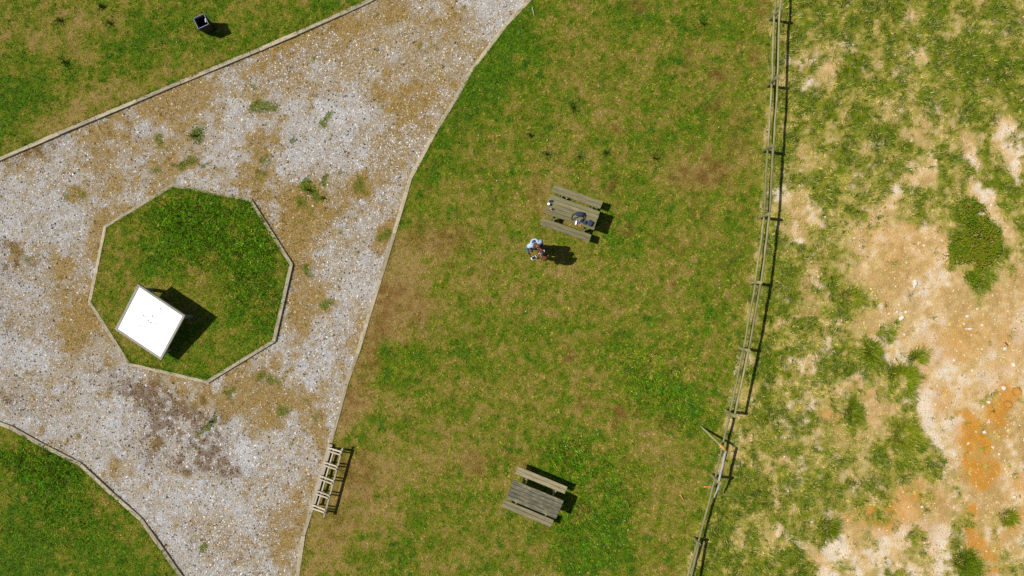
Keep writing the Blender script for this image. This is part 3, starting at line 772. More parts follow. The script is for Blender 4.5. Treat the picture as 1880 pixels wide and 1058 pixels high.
def wild_grass():
    # tufts first, then blades round each tuft
    T = 92000
    tx = RNG.uniform(X0, X1, T); ty = RNG.uniform(Y0, Y1, T)
    i, j = lut(tx, ty)
    z = ZONE[i, j]; b = B[i, j]; Lb = L[i, j]
    d = np.where(z == 6, np.clip(1.02 - b, 0, 1) ** 1.1 * (.75 + .5 * Lb) + .015, 0) * frame_weight(tx, ty)
    k = RNG.random(T) < d
    tx, ty, Lb, b = tx[k], ty[k], Lb[k], b[k]
    m = len(tx)
    nb = 19
    tdir = fbm(tx, ty, 1.2, 2, 81) * 12 + RNG.normal(0, .9, m)
    th = RNG.uniform(.6, 1.25, m) * (.55 + .6 * Lb)
    hue = np.clip((Lb - .5) * 1.35 + .66 - .3 * b + RNG.normal(0, .22, m), 0, 1)
    X = np.repeat(tx, nb); Y = np.repeat(ty, nb)
    n = m * nb
    an = RNG.uniform(0, 6.283, n)
    rr = np.abs(RNG.normal(0, .045, n))
    X = X + np.cos(an) * rr; Y = Y + np.sin(an) * rr
    i, j = lut(X, Y)
    az = np.where(RNG.random(n) < .3, an, np.repeat(tdir, nb) + RNG.normal(0, .5, n))
    ln = np.repeat(th, nb) * RNG.uniform(.06, .2, n)
    le = np.clip(RNG.normal(1.05, .28, n), .2, 1.5)
    hu = np.clip(np.repeat(hue, nb) + RNG.normal(0, .15, n), 0, 1)
    col = ramp(hu, WILD_RAMP) * 1.5
    r = RNG.random(n)
    col = np.where((r < .18)[:, None], np.array(alb((210, 188, 122))) * 1.2, col)
    col = col * (RNG.uniform(.65, 1.4, n) * np.repeat(RNG.uniform(.65, 1.35, m), nb))[:, None]
    keep = (ZONE[i, j] == 6) | (ZONE[i, j] == 5)
    me = blades('meadow_grass', X[keep], Y[keep], (HZ[i, j] - .006)[keep], ln[keep], RNG.uniform(.010, .021, n)[keep], az[keep], le[keep], col[keep], M['grass'])
    tag(link('meadow_grass', me, M['grass']), label='long rough grass tufts beyond the wooden fence', cat='grass', kind='stuff')
    return keep.sum()


def edge_grass():
    # taller grass the mower misses, hanging over the timber edging
    xs, ys = [], []
    for pl in (NORTH, EAST, SOUTHW, OCT + OCT[:1]):
        for p, q in zip(pl[:-1], pl[1:]):
            a, b = np.array(G(*p)), np.array(G(*q))
            d = b - a; ln = np.hypot(*d)
            k = int(ln * 260)
            t = RNG.random(k)
            off = RNG.choice([-1, 1], k) * np.abs(RNG.normal(.085, .03, k))
            nrm = np.array([-d[1], d[0]]) / ln
            pts = a + np.outer(t, d) + np.outer(off, nrm)
            xs.append(pts[:, 0]); ys.append(pts[:, 1])
    x, y = np.concatenate(xs), np.concatenate(ys)
    k = fbm(x, y, .5, 3, 121) > .47
    k &= (x > X0) & (x < X1) & (y > Y0) & (y < Y1)
    x, y = x[k], y[k]
    i, j = lut(x, y)
    onpath = ZONE[i, j] == 2
    k = RNG.random(len(x)) < np.where(onpath, .25, 1)
    x, y, i, j, onpath = x[k], y[k], i[k], j[k], onpath[k]
    n = len(x)
    col = ramp(np.clip(L[i, j] * .9 + RNG.normal(0, .2, n) - .15 * onpath, 0, 1), LAWN_RAMP) * 1.5 * RNG.uniform(.6, 1.4, n)[:, None]
    me = blades('edge_grass', x, y, HZ[i, j] - .004, RNG.uniform(.05, .13, n), RNG.uniform(.010, .018, n), RNG.uniform(0, 6.283, n), np.clip(RNG.normal(.8, .35, n), .1, 1.4), col, M['grass'])
    tag(link('edge_grass', me, M['grass']), label='unmown grass fringe hanging over the timber path edging', cat='grass', kind='stuff')


# ------------------------------------------------------------------ gravel: upper halves of small angular stones
def stones_mesh(name, x, y, z, r, col, flat=.55):
    n = len(x)
    an = RNG.uniform(0, 6.283, n)
    pts = []
    for k in range(4):
        t = an + k * math.pi / 2 + RNG.normal(0, .22, n)
        rk = r * RNG.uniform(.7, 1.25, n)
        pts.append(np.stack([x + np.cos(t) * rk, y + np.sin(t) * rk, z - .003], -1))
    pts.append(np.stack([x + RNG.normal(0, .3, n) * r, y + RNG.normal(0, .3, n) * r, z + r * flat * RNG.uniform(.6, 1.4, n)], -1))
    Vv = np.stack(pts, 1).reshape(-1, 3)
    b = np.arange(n)[:, None] * 5
    F = np.concatenate([b + np.array([[k, (k + 1) % 4, 4]]) for k in range(4)], 0)
    return np_mesh(name, Vv, F, np.repeat(col[:, None, :], 5, 1).reshape(-1, 3))


def gravel():
    N = 720000
    x = RNG.uniform(X0, 4, N); y = RNG.uniform(Y0, Y1, N)
    i, j = lut(x, y)
    d = np.where(ZONE[i, j] == 2, 1 - .72 * V[i, j] - .6 * PG[i, j], 0) * np.where(frame_weight(x, y) < 1, .15, 1)
    k = RNG.random(N) < d
    x, y, i, j = x[k], y[k], i[k], j[k]
    n = len(x)
    r = RNG.random(n)
    pal = np.array([alb((218, 214, 212)), alb((186, 186, 192)), alb((204, 190, 162)), alb((190, 154, 92)), alb((146, 126, 98)), alb((84, 72, 58)), alb((230, 226, 220)), alb((180, 186, 204))])
    v = V[i, j]; pd = PD[i, j]
    tanp = np.clip(.06 + .5 * v + .35 * WARM[i, j] + sst(-.02, .12, BIGN[i, j]) * .12, 0, .8)
    idx = np.where(r < .34, 0, np.where(r < .50, 1, np.where(r < .62, 2, np.where(r < .68, 3, np.where(r < .75, 4, np.where(r < .83, 5, np.where(r < .94, 6, 7)))))))
    r2 = RNG.random(n)
    idx = np.where(r2 < tanp * .5, 3, np.where(r2 < tanp, 2, idx))
    idx = np.where(RNG.random(n) < pd * .3, np.where(RNG.random(n) < .65, 5, 4), idx)
    pal = np.concatenate([pal, [alb((132, 98, 54)), alb((84, 62, 36))]])
    dk = RNG.random(n) < pd * .72
    idx = np.where(dk, np.where(RNG.random(n) < .5, 8, 9), idx)
    cell = _hash(np.floor(x / .06), np.floor(y / .06 + .5 * np.sin(x * 41)), 75)
    col = pal[idx] * (RNG.uniform(.8, 1.2, n) * (.72 + .56 * cell))[:, None] * 1.22
    rad = np.clip(RNG.lognormal(math.log(.0165), .36, n), .008, .04)
    big = RNG.random(n) < .035
    rad = np.where(big, rad * 1.4, rad)
    col = np.where(big[:, None], np.array(alb((108, 94, 78))) * RNG.uniform(.5, 1.5, n)[:, None], col)
    me = stones_mesh('gravel', x, y, HZ[i, j], rad, col)
    tag(link('gravel', me, M['stone']), label='pale loose gravel stones covering the path', cat='gravel', kind='stuff')
    return n


def pebbles():
    N = 150000
    x = RNG.uniform(6, X1, N); y = RNG.uniform(Y0, Y1, N)
    i, j = lut(x, y)
    d = np.where(ZONE[i, j] == 6, np.clip(B[i, j] - .2, 0, 1) * .6 * (1 - .75 * OR[i, j]) * (.35 + 1.3 * fbm(x, y, .9, 3, 91)), 0)
    k = RNG.random(N) < d
    x, y, i, j = x[k], y[k], i[k], j[k]
    n = len(x)
    r = RNG.random(n)
    pal = np.array([alb((240, 224, 196)), alb((214, 180, 128)), alb((206, 150, 84)), alb((236, 204, 160)), alb((176, 150, 116))])
    col = pal[np.where(r < .2, 0, np.where(r < .48, 1, np.where(r < .66, 2, np.where(r < .92, 3, 4))))] * RNG.uniform(.85, 1.15, n)[:, None]
    rad = np.clip(RNG.lognormal(math.log(.016), .5, n), .007, .06)
    me = stones_mesh('pebbles', x, y, HZ[i, j], rad, col, .6)
    tag(link('pebbles', me, M['stone']), label='small pale pebbles scattered over the bare sandy soil', cat='pebbles', kind='stuff')
    return n


edge_grass()
CNT = (lawn_grass(), wild_grass(), gravel(), pebbles())


# ------------------------------------------------------------------ timber edging of the path
def edging(name, pts, label, closed=False, w=.12, top=.07, skip=None):
    root = empty(name, (*G(*pts[0]), 0), 0, label, 'edging', None)
    base = Vector(root.location)
    seq = pts + pts[:1] if closed else pts
    for k, (p, q) in enumerate(zip(seq[:-1], seq[1:])):
        a, b = Vector(G(*p)), Vector(G(*q))
        d = b - a
        n = max(1, round(d.length / 2.6)) if not closed else 1
        for s in range(n):
            u, v = a + d * (s / n), a + d * ((s + 1) / n)
            ln = (v - u).length + (w * .28 if closed else -.006)
            mid = (u + v) / 2
            me = box_mesh('board', ln, w * random.uniform(.92, 1.06), .20, .008, .004)
            o = link('board', me, M['edging'], root)
            o.location = (mid.x - base.x, mid.y - base.y, top - .1 + random.uniform(-.008, .006))
            o.rotation_euler = (random.uniform(-.03, .03), random.uniform(-.002, .002), math.atan2(d.y, d.x))
    return root


edging('timber_edging', NORTH, 'long timber edging between the upper left lawn and the gravel path')
edging('timber_edging', EAST, 'long timber edging dividing the gravel path from the picnic lawn')
edging('timber_edging', SOUTHW, 'curved timber edging round the lower left lawn corner')
edging('timber_edging', OCT, 'octagonal timber edging around the grass island in the path', closed=True, top=.07, w=.105)


# ------------------------------------------------------------------ fence of round poles
def pole(name, a, b, r0, r1, parent, base, mat, wob=.009, n=8, seg=6):
    a, b = Vector(a) - base, Vector(b) - base
    d = b - a
    ln = d.length
    pts = [(ln * k / seg - ln / 2, random.uniform(-wob, wob) if 0 < k < seg else 0, random.uniform(-wob, wob) if 0 < k < seg else 0) for k in range(seg + 1)]
    rd = [r0 + (r1 - r0) * k / seg + random.uniform(-.003, .003) for k in range(seg + 1)]
    me = tube_mesh(name, pts, rd, n)
    o = link(name, me, mat, parent)
    o.location = (a + b) / 2
    o.rotation_mode = 'QUATERNION'
    o.rotation_quaternion = d.to_track_quat('X', 'Z')
    return o


def fence():
    pts = [Vector((*G(*p), 0)) for p in FENCE]
    root = empty('post_and_rail_fence', pts[7], 0, 'weathered round pole fence running down the right side', 'fence')
    base = Vector(root.location)
    tops = []
    for k, p in enumerate(pts):
        h = .97 + random.uniform(-.03, .03)
        if k == 11: h = .62
        lx, ly = random.uniform(-.03, .03), random.uniform(-.02, .02)
        g = hz(p.x, p.y)
        pole('post', (p.x, p.y, g - .25), (p.x + lx, p.y + ly, h), .054, .050, root, base, M['fence'], .006, 9, 5)
        tops.append(Vector((p.x + lx, p.y + ly, h)))
    for k in range(len(pts) - 1):
        a, b = pts[k], pts[k + 1]
        d = (b - a).normalized()
        w = Vector((d.y, -d.x, 0))
        if w.x > 0: w = -w
        off = w * -.005
        e = d * .03
        for lvl, z, r in (('upper', .88, .037), ('lower', .43, .034)):
            u, v = a + off - e, b + off + e
            zz = z + random.uniform(-.025, .025)
            u = Vector((u.x, u.y, zz + (.02 if k % 2 else -.02))); v = Vector((v.x, v.y, zz + (-.02 if k % 2 else .02)))
            u += w * random.uniform(-.015, .015); v += w * random.uniform(-.015, .015)
            if lvl == 'upper' and k == 9:          # snapped: only the piece at the lower post still hangs on
                s = v + (u - v) * .47
                pole('rail', s, v, r * 1.1, r * 1.05, root, base, M['fence_grey'])
                continue
            if lvl == 'upper' and k == 10:         # stub beside the post
                s = u + (v - u) * .26
                s.z -= .12
                pole('rail', u, s, r * 1.0, r * .6, root, base, M['fence_grey'])
                continue
            if lvl == 'upper' and k == 11: u.z -= .28
            pole('rail', u, v, r * random.uniform(.9, 1.1), r * random.uniform(.8, .95), root, base, M['fence'])
    return root


fence()


# the snapped rail that leans on the fence
def broken_rail():
    a = Vector((*G(1286, 782, .05), .07))
    b = Vector((*G(1324, 819, .72), .72))
    c = Vector((*G(1331, 827, .80), .80))
    root = empty('broken_rail', a, 0, 'snapped fence rail leaning on the fence with a splintered orange end', 'rail')
    pole('rail_piece', a, b, .03, .038, root, a, M['fence'], .008)
    d = (c - b)
    for k in range(6):
        o = Vector((random.uniform(-.03, .03), random.uniform(-.03, .03), random.uniform(-.02, .03)))
        pole('splinter', b + o - d * .35, b + o * 1.4 + d * random.uniform(.5, 1.15), .022, .004, root, a, M['fresh'], .004, 5, 3)


broken_rail()


# ------------------------------------------------------------------ picnic tables
def picnic_table(loc, rz, label, top_mat, bench_mat, half, tl=1.61, seat=.45):
    root = empty('picnic_table', (*loc, LAWN_Z), rz, label, 'picnic table', 'picnic tables on the lawn')

    def bx(name, sx_, sy_, sz_, l, m, rot=None, bev=.006, warp=.0025):
        return link(name, box_mesh(name, sx_, sy_, sz_, bev, warp), m, root, l, rot)
    n, tw, gap = 5, .61, .007
    pw = tw / n
    H = .72
    for k in range(n):
        y = -tw / 2 + pw * (k + .5)
        bx('tabletop_plank', tl + random.uniform(-.012, .012), pw - gap, .045, (random.uniform(-.006, .006), y, H - .0225 + random.uniform(-.002, .002)), top_mat)
    for s in (-1, 1):
        for k in (-1, 1):
            bx('bench_plank', tl + random.uniform(-.012, .012), .117, .045, (random.uniform(-.006, .006), s * half + k * .0615, seat - .0225 + random.uniform(-.002, .002)), bench_mat)
    for x in (-.5, .5):
        for dx in (-.0, .0):
            pass
        bx('seat_bearer', .045, half * 2 + .2, .095, (x + .05, 0, seat - .0455 - .0475), bench_mat)
        bx('tabletop_bearer', .045, tw - .04, .09, (x + .05, 0, H - .0455 - .045), bench_mat)
        for s in (-1, 1):
            # A-frame leg from the table top out to the ground
            y0, y1 = s * .2, s * (half * .86)
            zt, zb = H - .047, -.03
            ln = math.hypot(y1 - y0, zt - zb)
            bx('leg', .045, .095, ln, (x, (y0 + y1) / 2, (zt + zb) / 2), bench_mat, rot=(math.atan2(y1 - y0, zt - zb), 0, 0))
    bx('brace', 1.0, .07, .04, (0, 0, H - .16), bench_mat)
    return root


T1, T1R = (1.84, 2.315), -R(19.3)
T2, T2R = (.70, -6.46), -R(22.5)
picnic_table(T1, T1R, 'picnic table with bags and cups lying on its greenish grey top', M['table'], M['table'], .54)
picnic_table(T2, T2R, 'empty picnic table with dark blue-green faded planks and pale benches', M['table_dark'], M['bench'], .556, 1.65)
TZ = LAWN_Z + .722

# ------------------------------------------------------------------ bicycle rack of timber beside the path
def bike_rack():
    a0, a1 = Vector((*G(606.5, 816, .16), 0)), Vector((*G(571, 938, .16), 0))
    b0, b1 = Vector((*G(629.3, 822.7, .40), 0)), Vector((*G(594.8, 949.9, .40), 0))
    org = (a0 + a1) / 2
    d = (a1 - a0).normalized()
    ang = math.atan2(d.y, d.x)
    root = empty('bicycle_rack', (org.x, org.y, 0), ang, 'pale timber bicycle rack with paired bars beside the path edging', 'bicycle rack')
    Rm = Matrix.Rotation(-ang, 3, 'Z')

    def beam(name, p, q, w, h, m=None):
        p, q = Rm @ (Vector(p) - Vector((org.x, org.y, 0))), Rm @ (Vector(q) - Vector((org.x, org.y, 0)))
        dv = q - p
        me = box_mesh(name, dv.length, w, h, .005, .002)
        o = link(name, me, m or M['rack'], root, (p + q) / 2)
        o.rotation_mode = 'QUATERNION'
        o.rotation_quaternion = dv.to_track_quat('X', 'Z')
        return o

    def at(v, z): return (v.x, v.y, z)
    beam('foot_board', at(a0, .135), at(a1, .135), .15, .05)
    # low inner rail and high outer rail
    s = (b0 - a0).normalized()
    beam('low_rail', at(a0 + s * .17 + d * .1, .2), at(a1 + s * .17 - d * .2, .2), .045, .07)
    beam('high_rail', at(b0, .40), at(b1, .40), .055, .065)
    for t in (.06, .96):
        p = b0.lerp(b1, t)
        beam('post', at(p, -.1), at(p, .366), .06, .06)
    prs = [((365, 190), (515, 235)), ((370, 225), (505, 268)), ((325, 345), (470, 395)), ((320, 378), (460, 425)), ((280, 492), (430, 550)), ((272, 528), (415, 580)),
           ((245, 655), (385, 705)), ((240, 688), (370, 735)), ((200, 808), (340, 860)), ((195, 842), (330, 890))]
    for (u, v) in prs:
        u = Vector(G(540 + u[0] / 5.88, 790 + u[1] / 5.88, .2)); v = Vector(G(540 + v[0] / 5.88, 790 + v[1] / 5.88, .45))
        beam('bar', (u.x, u.y, .19), (v.x, v.y, .455), .045, .045)
    return root


bike_rack()


# ------------------------------------------------------------------ slanted information board on the grass island
def info_board():
    ang = math.atan2(-.96, 1.44)
    c = Vector((-11.10, -1.05, 0))
    root = empty('information_board', (c.x, c.y, LAWN_Z), ang, 'big blank white sloping board in a grey timber frame on grass island', 'board')
    W, D = 1.73, 1.74
    zl, zh = .47, .88
    tilt = math.atan2(zh - zl, D)
    zc = (zl + zh) / 2 - LAWN_Z
    rot = (tilt, 0, 0)

    def on(x, y, dz=0):        # point on the slope
        return (x, y * math.cos(tilt) - dz * math.sin(tilt), zc + y * math.sin(tilt) + dz * math.cos(tilt))
    b = link('panel', box_mesh('panel', W - .1, D - .1, .03, .004), M['board'], root, on(0, 0, 0), rot)
    fw = .075
    for s in (-1, 1):
        link('frame_bar', box_mesh('frame_bar', W, fw, .07, .006, .002), M['frame'], root, on(0, s * (D / 2 - fw / 2), -.004), rot)
        o = link('frame_bar', box_mesh('frame_bar', D - 2 * fw - .004, fw, .068, .006, .002), M['frame'], root, on(s * (W / 2 - fw / 2), 0, -.004))
        o.rotation_euler = (Matrix.Rotation(tilt, 3, 'X') @ Matrix.Rotation(math.pi / 2, 3, 'Z')).to_euler()
    for sx_ in (-1, 1):
        x = sx_ * (W / 2 - .12)
        for y in (-.62, .70):
            p = on(x, y, -.045)
            h = p[2] + .25
            link('post', box_mesh('post', .09, .09, h, .006, .003), M['frame'], root, (p[0], p[1], p[2] - h / 2))
        link('side_beam', box_mesh('side_beam', .05, 1.25, .08, .005, .003), M['frame'], root, (x - sx_ * .08, .04, zc - .3), (tilt * .6, 0, 0))
    link('cross_beam', box_mesh('cross_beam', W - .35, .05, .08, .005, .003), M['frame'], root, (0, .62, zc - .12))
    # bird droppings on the panel
    for k in range(13):
        u, v = random.gauss(-.08, .12), random.gauss(.02, .22)
        me = lathe_mesh('dropping', [(.018 + random.random() * .02, 0), (.012, .003)], 7)
        o = link('dropping', me, M['grey_spot'], b, (u, v, .0155))
        o.scale = (1, random.uniform(.6, 1.5), 1)


info_board()


# ------------------------------------------------------------------ litter bin
def litter_bin():
    root = empty('litter_bin', (-9.545, 8.186, LAWN_Z), R(24.8), 'square dark litter bin with pale rim and rubbish inside', 'bin')
    h, a, b = .60, .178, .15
    t = .014
    for k in range(4):
        th = k * math.pi / 2
        bm = bmesh.new()
        vs = []
        for (hw, z) in ((b, .03), (a, h)):
            for y in (hw, hw - t):
                for x in (-hw if y == hw else -(hw - t), hw if y == hw else hw - t):
                    vs.append(bm.verts.new((x, y, z)))
        for f in ((0, 1, 5, 4), (2, 6, 7, 3), (0, 2, 3, 1), (4, 5, 7, 6), (0, 4, 6, 2), (1, 3, 7, 5)):
            bm.faces.new([vs[i] for i in f])
        bmesh.ops.recalc_face_normals(bm, faces=bm.faces)
        o = link('side_panel', bm_mesh('side_panel', bm), M['bin'], root, None, (0, 0, th))
        # slim upright battens on the outside
        for x in (-.1, 0, .1):
            dv = Vector((0, a - b, h - .05))
            q = link('batten', box_mesh('batten', .05, .012, .54, .003), M['bin'], o, (x * .95, (a + b) / 2 + .0075, h / 2 + .01), (-math.atan2(a - b, h), 0, 0))
    for k in range(4):
        th = k * math.pi / 2
        link('rim', box_mesh('rim', 2 * a + .012 - (0 if k % 2 else .05), .018, .022, .004), M['rim'], root, (-math.sin(th) * (a - .004), math.cos(th) * (a - .004), h + .008), (0, 0, th))
    link('liner_floor', box_mesh('liner_floor', 2 * b - .05, 2 * b - .05, .02, .002), M['bin_in'], root, (0, 0, .2))
    for k in range(4):
        th = k * math.pi / 2
        link('liner', box_mesh('liner', 2 * b - .02, .004, .38, 0), M['bin_in'], root, (-math.sin(th) * (a - .028), math.cos(th) * (a - .028), .40), (-.05 * 0, 0, th))
    # rubbish
    def crumple(name, r, loc, m, sq=(1, 1, .7)):
        bm = bmesh.new()
        bmesh.ops.create_icosphere(bm, subdivisions=2, radius=r)
        for v in bm.verts:
            v.co *= random.uniform(.7, 1.25)
            v.co = Vector((v.co.x * sq[0], v.co.y * sq[1], v.co.z * sq[2]))
        o = link(name, bm_mesh(name, bm), m, None, loc)
        return o
    P = Vector(root.location)
    def wl(x, y, z):
        c, s = math.cos(R(24.8)), math.sin(R(24.8))
        return (P.x + x * c - y * s, P.y + x * s + y * c, P.z + z)
    tag(crumple('rubbish_bag', .075, wl(.01, -.03, .262), M['navy2'], (1.1, .9, .7)), 'dull crumpled rubbish lying in the bin', 'rubbish')
    w = tag(crumple('wrapper', .05, wl(.135, .0, .56), M['bag_white'], (.6, 1.3, .8)), 'white and red wrapper at the litter bin rim', 'wrapper')
    link('red_print', box_mesh('red_print', .024, .03, .012, .003), M['litter_red'], w, (0, -.01, .045), (.2, .1, .3))


litter_bin()

# ------------------------------------------------------------------ things on the first picnic table
def rounded(name, sx_, sy_, sz_, r, jit=0.0, sub=2):
    bm = bmesh.new()
    bmesh.ops.create_cube(bm, size=1)
    for v in bm.verts: v.co = Vector((v.co.x * sx_, v.co.y * sy_, v.co.z * sz_))
    bmesh.ops.bevel(bm, geom=list(bm.edges), offset=r, segments=sub, affect='EDGES', profile=.5)
    if jit:
        for v in bm.verts: v.co += Vector([random.uniform(-jit, jit) for _ in range(3)])
    return bm_mesh(name, bm, True)


def table_things():
    # shoulder bag with strap loops
    g = G(1064.7, 392.7, TZ + .1)
    bag = empty('shoulder_bag', (*g, TZ), -R(4), 'navy shoulder bag with looped black strap on the picnic table', 'bag')
    body = link('body', rounded('body', .25, .13, .13, .045, .004, 3), M['navy'], bag, (0, 0, .066))
    link('zip', box_mesh('zip', .2, .008, .006, .001), M['black'], body, (0, .01, .065))
    link('pocket', rounded('pocket', .16, .03, .08, .012), M['navy2'], body, (0, -.066, -.015))
    def strap(pts):
        # dense smooth loop
        P = [Vector(p) for p in pts]
        out_ = []
        for k in range(len(P) - 1):
            p0, p1, p2, p3 = P[max(k - 1, 0)], P[k], P[k + 1], P[min(k + 2, len(P) - 1)]
            for s in range(5):
                t = s / 5
                out_.append(.5 * ((2 * p1) + (-p0 + p2) * t + (2 * p0 - 5 * p1 + 4 * p2 - p3) * t * t + (-p0 + 3 * p1 - 3 * p2 + p3) * t ** 3))
        out_.append(P[-1])
        link('strap', tube_mesh('strap', out_, .011, 6), M['strap'], bag)
    strap([(-.11, .02, .1), (-.17, .0, .06), (-.225, -.07, .03), (-.235, -.17, .012), (-.2, -.2, .012), (-.15, -.15, .015), (-.08, -.1, .02), (-.03, -.12, .015)])
    strap([(.11, .0, .1), (.155, -.03, .07), (.165, -.1, .03), (.15, -.15, .012), (.12, -.12, .015), (.11, -.06, .03)])
    # camera
    g = G(1068, 404.5, TZ + .05)
    c = empty('camera', (*g, TZ), R(20), 'small black camera lying below the navy shoulder bag', 'camera')
    bd = link('body', rounded('body', .12, .055, .075, .012), M['black'], c, (0, 0, .04))
    link('lens', lathe_mesh('lens', [(.03, 0), (.032, .02), (.028, .05), (.02, .05)], 14), M['black'], c, (0, -.025, .04), (math.pi / 2, 0, 0))
    link('viewfinder', rounded('viewfinder', .04, .04, .02, .006), M['black'], bd, (0, 0, .045))
    # pouches
    g = G(1083.3, 409.5, TZ + .05)
    p = empty('camera_pouch', (*g, TZ), R(58), 'large square navy pouch near the table end', 'pouch')
    b = link('body', rounded('body', .17, .15, .075, .02, .003), M['navy2'], p, (0, 0, .04))
    link('flap', rounded('flap', .12, .14, .018, .006, .002), M['navy'], b, (-.02, 0, .044))
    link('buckle', box_mesh('buckle', .02, .035, .008, .002), M['black'], b, (.045, 0, .05))
    g = G(1073.6, 408, TZ + .04)
    p = empty('camera_pouch', (*g, TZ), R(62), 'small navy pouch between camera and large pouch', 'pouch')
    b = link('body', rounded('body', .13, .09, .055, .018, .003), M['navy2'], p, (0, 0, .03))
    link('flap', rounded('flap', .07, .092, .012, .005, .002), M['navy'], b, (-.03, 0, .03))
    # lying white bottle
    g = G(1058, 408.8, TZ + .03)
    bt = empty('water_bottle', (*g, TZ), R(76), 'white bottle lying at the table edge beside the bags', 'bottle')
    link('body', lathe_mesh('body', [(.004, -.07), (.027, -.066), (.029, -.05), (.029, .035), (.014, .055), (.014, .065)], 14), M['white'], bt, (0, 0, .03), (0, math.pi / 2, 0))
    link('cap', lathe_mesh('cap', [(.016, 0), (.016, .02), (.012, .022)], 12), M['blue'], bt, (-.092, 0, .03), (0, math.pi / 2, 0))
    g = G(1062.8, 408.6, TZ + .02)
    s = empty('spray_can', (*g, TZ), R(70), 'tiny blue cylinder beside the white bottle', 'can')
    link('body', lathe_mesh('body', [(.016, -.035), (.018, -.03), (.018, .03), (.012, .038)], 12), M['blue'], s, (0, 0, .019), (0, math.pi / 2, 0))
    link('cap', lathe_mesh('cap', [(.01, 0), (.01, .015)], 10), M['white'], s, (.04, 0, .019), (0, math.pi / 2, 0))
    g = G(1063.5, 413, TZ + .01)
    w = empty('wallet', (*g, TZ), R(-15), 'tan leather wallet on the front table edge', 'wallet')
    link('cover', rounded('cover', .1, .06, .018, .006), M['tan'], w, (0, 0, .0095))
    link('strap', box_mesh('strap', .02, .064, .003, .001), M['orange'], w, (.03, 0, .0205))
    # left end of the table
    g = G(1012.2, 369.9, TZ)
    ph = empty('phone', (*g, TZ), R(2), 'dark blue phone lying flat on the left table end', 'phone')
    link('case', rounded('case', .135, .07, .01, .004), M['navy'], ph, (0, 0, .0055))
    link('screen', box_mesh('screen', .122, .06, .001, 0), M['glass'], ph, (0, 0, .0112))
    g = G(1007.2, 374.6, TZ + .1)
    cu = empty('paper_cup', (*g, TZ), 0, 'white lidded paper cup at the left table end', 'cup')
    link('cup', lathe_mesh('cup', [(.027, 0), (.038, .11), (.038, .112)], 16), M['white'], cu, (0, 0, .001))
    link('lid', lathe_mesh('lid', [(.041, 0), (.041, .008), (.034, .016)], 16), M['white'], cu, (0, 0, .112))
    g = G(1011.5, 383.3, TZ + .08)
    sb = empty('small_bottle', (*g, TZ), 0, 'slim pale bottle with orange cap at the left table end', 'bottle')
    link('body', lathe_mesh('body', [(.026, 0), (.028, .01), (.028, .1), (.013, .125), (.013, .14)], 14), M['clear'], sb, (0, 0, .001))
    link('cap', lathe_mesh('cap', [(.015, 0), (.015, .018), (.012, .02)], 12), M['orange'], sb, (0, 0, .141))
    g = G(1013.2, 385.8, TZ + .02)
    li = empty('lighter', (*g, TZ), R(75), 'bright orange lighter lying beside the slim bottle', 'lighter')
    link('body', rounded('body', .065, .022, .013, .005), M['orange'], li, (0, 0, .007))
    link('cap', rounded('cap', .018, .02, .012, .003), M['rim'], li, (.042, 0, .007))


table_things()


# ------------------------------------------------------------------ people
def skin_mesh(name, verts, edges, radii, root=0, sub=2):
    me = bpy.data.meshes.new(name + '_cage')
    me.from_pydata(verts, edges, [])
    o = bpy.data.objects.new(name + '_cage', me)
    COL.objects.link(o)
    md = o.modifiers.new('skin', 'SKIN')
    md.use_smooth_shade = True
    me.skin_vertices or None
    sv = me.skin_vertices[0].data if me.skin_vertices else None
    if sv is None:
        bpy.context.view_layer.objects.active = o
        bm = bmesh.new(); bm.from_mesh(me); bm.verts.layers.skin.verify(); bm.to_mesh(me); bm.free()
        sv = me.skin_vertices[0].data
    for k, r in enumerate(radii):
        sv[k].radius = r if hasattr(r, '__len__') else (r, r)
        sv[k].use_root = (k == root)
    s = o.modifiers.new('sub', 'SUBSURF')
    s.levels = sub; s.render_levels = sub
    dg = bpy.context.evaluated_depsgraph_get()
    dg.update()
    res = bpy.data.meshes.new_from_object(o.evaluated_get(dg))
    bpy.data.objects.remove(o)
    res.name = name
    for p in res.polygons: p.use_smooth = True
    return res


class Skel:
    def __init__(s): s.v, s.e, s.r = [], [], []
    def add(s, co, r, link_=None):
        s.v.append(tuple(co)); s.r.append(r)
        if link_ is not None: s.e.append((link_, len(s.v) - 1))
        return len(s.v) - 1
    def chain(s, start, pts):
        k = start
        for co, r in pts: k = s.add(co, r, k)
        return k


def hand(sk, wrist, dirv, side, palm_n):
    """palm and five curled fingers growing from the wrist vertex"""
    w = Vector(sk.v[wrist]); d = Vector(dirv).normalized(); n = Vector(palm_n).normalized()
    a = d.cross(n).normalized() * side
    pm = sk.add(w + d * .05, (.034, .018), wrist)
    kn = sk.add(w + d * .085, (.034, .016), pm)
    for k, (o, l) in enumerate(((-.028, .07), (-.009, .08), (.01, .075), (.028, .06))):
        b = w + d * .098 + a * o
        q = sk.add(b, .009, kn)
        q = sk.add(b + d * l * .5 + n * .012, .0085, q)
        sk.add(b + d * l * .8 + n * .04, .0075, q)
    b = w + d * .045 - a * .042
    q = sk.add(b, .011, pm)
    sk.add(b + d * .045 - a * .012 + n * .02, .009, q)


